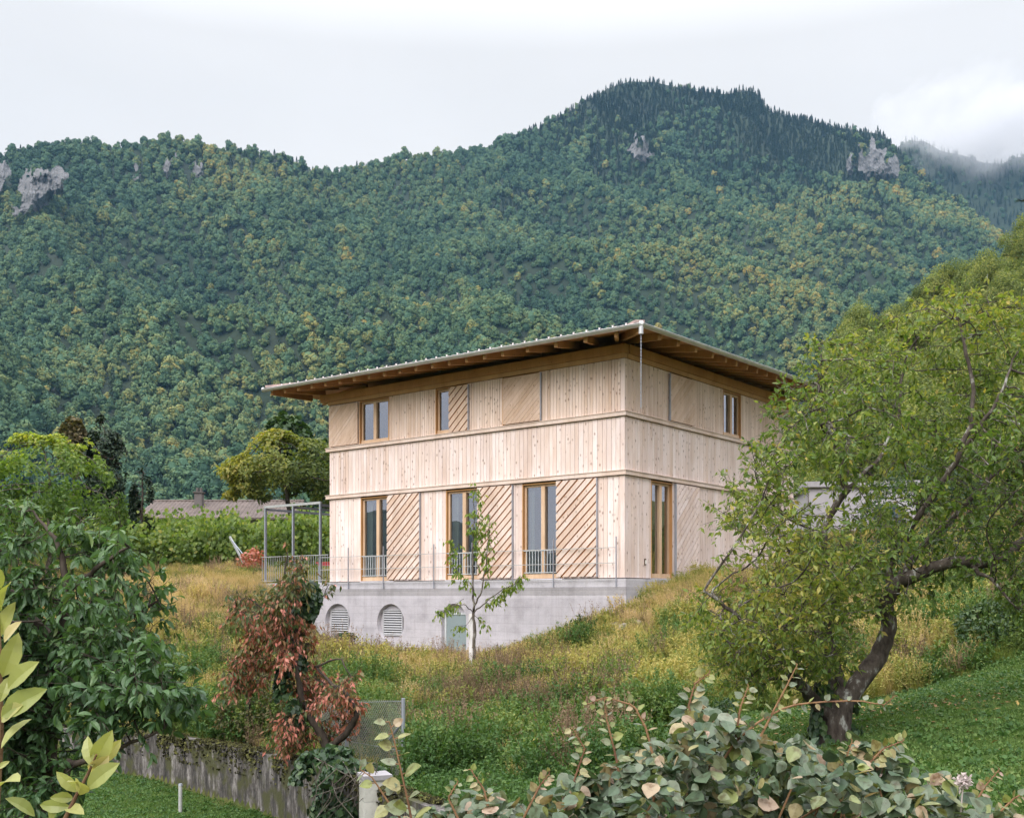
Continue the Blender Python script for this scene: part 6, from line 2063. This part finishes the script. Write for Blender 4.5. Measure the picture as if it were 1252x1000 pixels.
for args in (([(880, 935), (900, 905), (930, 880), (965, 862), (1000, 858), (1050, 856), (1080, 862), (1095, 850)], 12, .05, .62), ([(930, 900), (945, 870), (962, 838), (975, 812)], 7, .06, .58), ([(760, 960), (752, 920), (742, 880), (738, 850)], 8, .06, .7), ([(800, 930), (790, 890), (775, 862), (740, 852), (715, 862)], 9, .055, .7),
             ([(850, 900), (842, 862), (850, 835), (868, 822)], 8, .07, .66), ([(900, 900), (905, 865), (915, 838)], 6, .06, .6), ([(1060, 935), (1080, 915), (1105, 905)], 6, .07, .8), ([(1190, 985), (1205, 960), (1222, 940)], 7, .055, .85), ([(1215, 1000), (1240, 975), (1262, 965)], 7, .05, .75),
             ([(1020, 950), (1035, 925), (1042, 905)], 5, .07, .75), ([(690, 990), (705, 945), (715, 915), (700, 890)], 8, .06, .66), ([(600, 1000), (592, 965), (575, 940)], 6, .06, .72), ([(640, 1000), (660, 960), (672, 945)], 6, .06, .8), ([(560, 1000), (548, 975), (560, 955)], 6, .05, .6)):
    spray(lf, stems_, args[0], Yk - .25, int(args[1] * 2.2), args[2] * .80, args[3] - .06)
# upright shoot at the left end
spray(lf, stems_, [(508, 1030), (500, 985), (490, 940), (482, 905), (476, 882)], Yk - .4, 13, .085, .60)
spray(lf, stems_, [(505, 1020), (478, 985), (455, 950), (440, 940)], Yk - .4, 8, .07, .55)
hang(lf.build("leaves", KIWI), kw); hang(stems_.build("stem", bark_mat("creeper_stem", (.14, .07, .045), (.26, .15, .08))), kw)
# dry seed head
sd_ = MB(); c_ = P(1178, 955, Yk - .4); m = 160; sd_.cards(LEAF, c_ + rdir(m) * rng.uniform(.005, .035, (m, 1)), rdir(m), rdir(m), rng.uniform(.012, .025, m), rng.uniform(.6, 1, m)); sd_.tubes([c_], [c_ + [0, .05, -.25]], .003, .003, 4)
hang(sd_.build("seed_head", plain_mat("dry_seed_fluff", (.55, .46, .44), .9)), kw)

# ---- yellowing magnolia right in front, at the left edge
MAGN = leaf_mat("magnolia_leaves", [(0, (.17, .22, .06)), (.5, (.36, .37, .13)), (.8, (.50, .45, .19)), (1, (.58, .47, .30))], .40, .3, spec=.4)
Ym = 3.4
mg0 = gp_(40, Ym)
mg = empty("magnolia_shrub", mg0, "shrub with large yellow leaves on two stems in the near left corner", "shrub")
ml, mst = MB(), MB()
mst.path([mg0 - [0, 0, .1], P(60, 1150, Ym), P(70, 1020, Ym), P(92, 975, Ym), P(108, 945, Ym), P(118, 922, Ym - .03)], (.012, .010, .008, .006, .005, .003), 7)
mst.path([mg0 - [.02, 0, .1], P(10, 1150, Ym + .1), P(-4, 1000, Ym + .1), P(2, 900, Ym + .05), P(0, 800, Ym), P(-4, 720, Ym)], (.012, .010, .008, .007, .006, .003), 7)
LEAVES = [((113, 937), (104, 901), .5), ((113, 935), (134, 899), .45), ((119, 933), (146, 908), .7), ((105, 964), (138, 934), .4), ((97, 968), (70, 946), .4), ((96, 971), (103, 950), .6), ((90, 975), (66, 974), .5), ((86, 986), (48, 984), .35), ((80, 986), (99, 990), .6), ((44, 997), (14, 974), .3), ((62, 1004), (70, 970), .45), ((75, 1010), (52, 1000), .3), ((110, 945), (128, 930), .8), ((100, 960), (84, 952), .55),
          ((0, 746), (4, 708), .5), ((0, 778), (13, 738), .6), ((4, 785), (20, 760), .85), ((8, 842), (38, 810), .5), ((0, 876), (47, 843), .45), ((0, 914), (31, 876), .5), ((3, 828), (22, 778), .45), ((0, 880), (18, 862), .7), ((0, 858), (10, 828), .4), ((-2, 960), (18, 946), .6), ((-4, 940), (10, 930), .5), ((-8, 800), (-24, 770), .5), ((-6, 850), (-34, 830), .5), ((2, 720), (-12, 690), .5), ((0, 898), (-30, 905), .4)]
a_ = np.array([P(b[0], b[1], Ym + rng.uniform(-.03, .03)) for b, t_, c in LEAVES]); e_ = np.array([P(t_[0], t_[1], Ym + rng.uniform(-.09, .02)) for b, t_, c in LEAVES])
n = len(a_)
ml.cards(LONG, a_, e_ - a_, unit(rdir(n) * .7 + [0, -1.0, .45]), np.linalg.norm(e_ - a_, axis=1) * 1.05, np.clip(np.array([c for *_, c in LEAVES]) + rng.normal(0, .08, n), 0, 1), .82)
hang(ml.build("leaves", MAGN), mg); hang(mst.build("stem", bark_mat("magnolia_stem", (.10, .055, .035), (.20, .12, .07))), mg)

# ================================================================== AIR
def volume_mat(name, dens, col, aniso=0.0):
    m = bpy.data.materials.new(name); m.use_nodes = True
    n, l = m.node_tree.nodes, m.node_tree.links
    n.clear()
    o = n.new("ShaderNodeOutputMaterial"); v = n.new("ShaderNodeVolumePrincipled")
    v.inputs["Color"].default_value = (*col, 1); v.inputs["Density"].default_value = dens; v.inputs["Anisotropy"].default_value = aniso
    l.new(v.outputs[0], o.inputs["Volume"])
    return m, n, l, v


hz = MB(); hz.box((-2300, -1100, -43.5), (2300, 2110, 965))
haze = hz.build("haze", volume_mat("haze_air", .00009, (.19, .36, .55))[0])
tag(haze, kind='stuff')

# low cloud caught on the far ridge
cm, n, l, v = volume_mat("cloud_air", .02, (.80, .80, .82), 0)
tcn = n.new("ShaderNodeTexCoord")
nn = n.new("ShaderNodeTexNoise"); nn.inputs["Scale"].default_value = 1.7; nn.inputs["Detail"].default_value = 5; nn.inputs["Roughness"].default_value = .55
mpn = n.new("ShaderNodeMapping"); mpn.inputs["Scale"].default_value = (2.2, 1.0, 1.1)
l.new(tcn.outputs["Object"], mpn.inputs[0]); l.new(mpn.outputs[0], nn.inputs["Vector"])
ln = n.new("ShaderNodeVectorMath"); ln.operation = 'LENGTH'; l.new(tcn.outputs["Object"], ln.inputs[0])
fall = math_node(n, l, 'SUBTRACT', 1.0, ln.outputs["Value"])
d1 = math_node(n, l, 'ADD', math_node(n, l, 'MULTIPLY', nn.outputs[0], 1.5), math_node(n, l, 'MULTIPLY', fall, .9))
d2 = math_node(n, l, 'SUBTRACT', d1, .98)
d3 = math_node(n, l, 'MAXIMUM', d2, 0.0)
l.new(math_node(n, l, 'MULTIPLY', d3, .017), v.inputs["Density"])
bm_ = MB()
ang = np.linspace(0, 2 * np.pi, 25)[:-1]; lat = np.linspace(-np.pi / 2, np.pi / 2, 13)
LA, AN = np.meshgrid(lat, np.append(ang, 2 * np.pi), indexing='ij')
cl = grid_mesh(np.cos(LA) * np.cos(AN), np.cos(LA) * np.sin(AN), np.sin(LA))
cl.Q = [q[:, ::-1] for q in cl.Q]
cloud = cl.build("low_cloud", cm)
cloud.location = P(1225, 158, 2640)
cloud.scale = (400, 330, 150)
tag(cloud, kind='stuff')
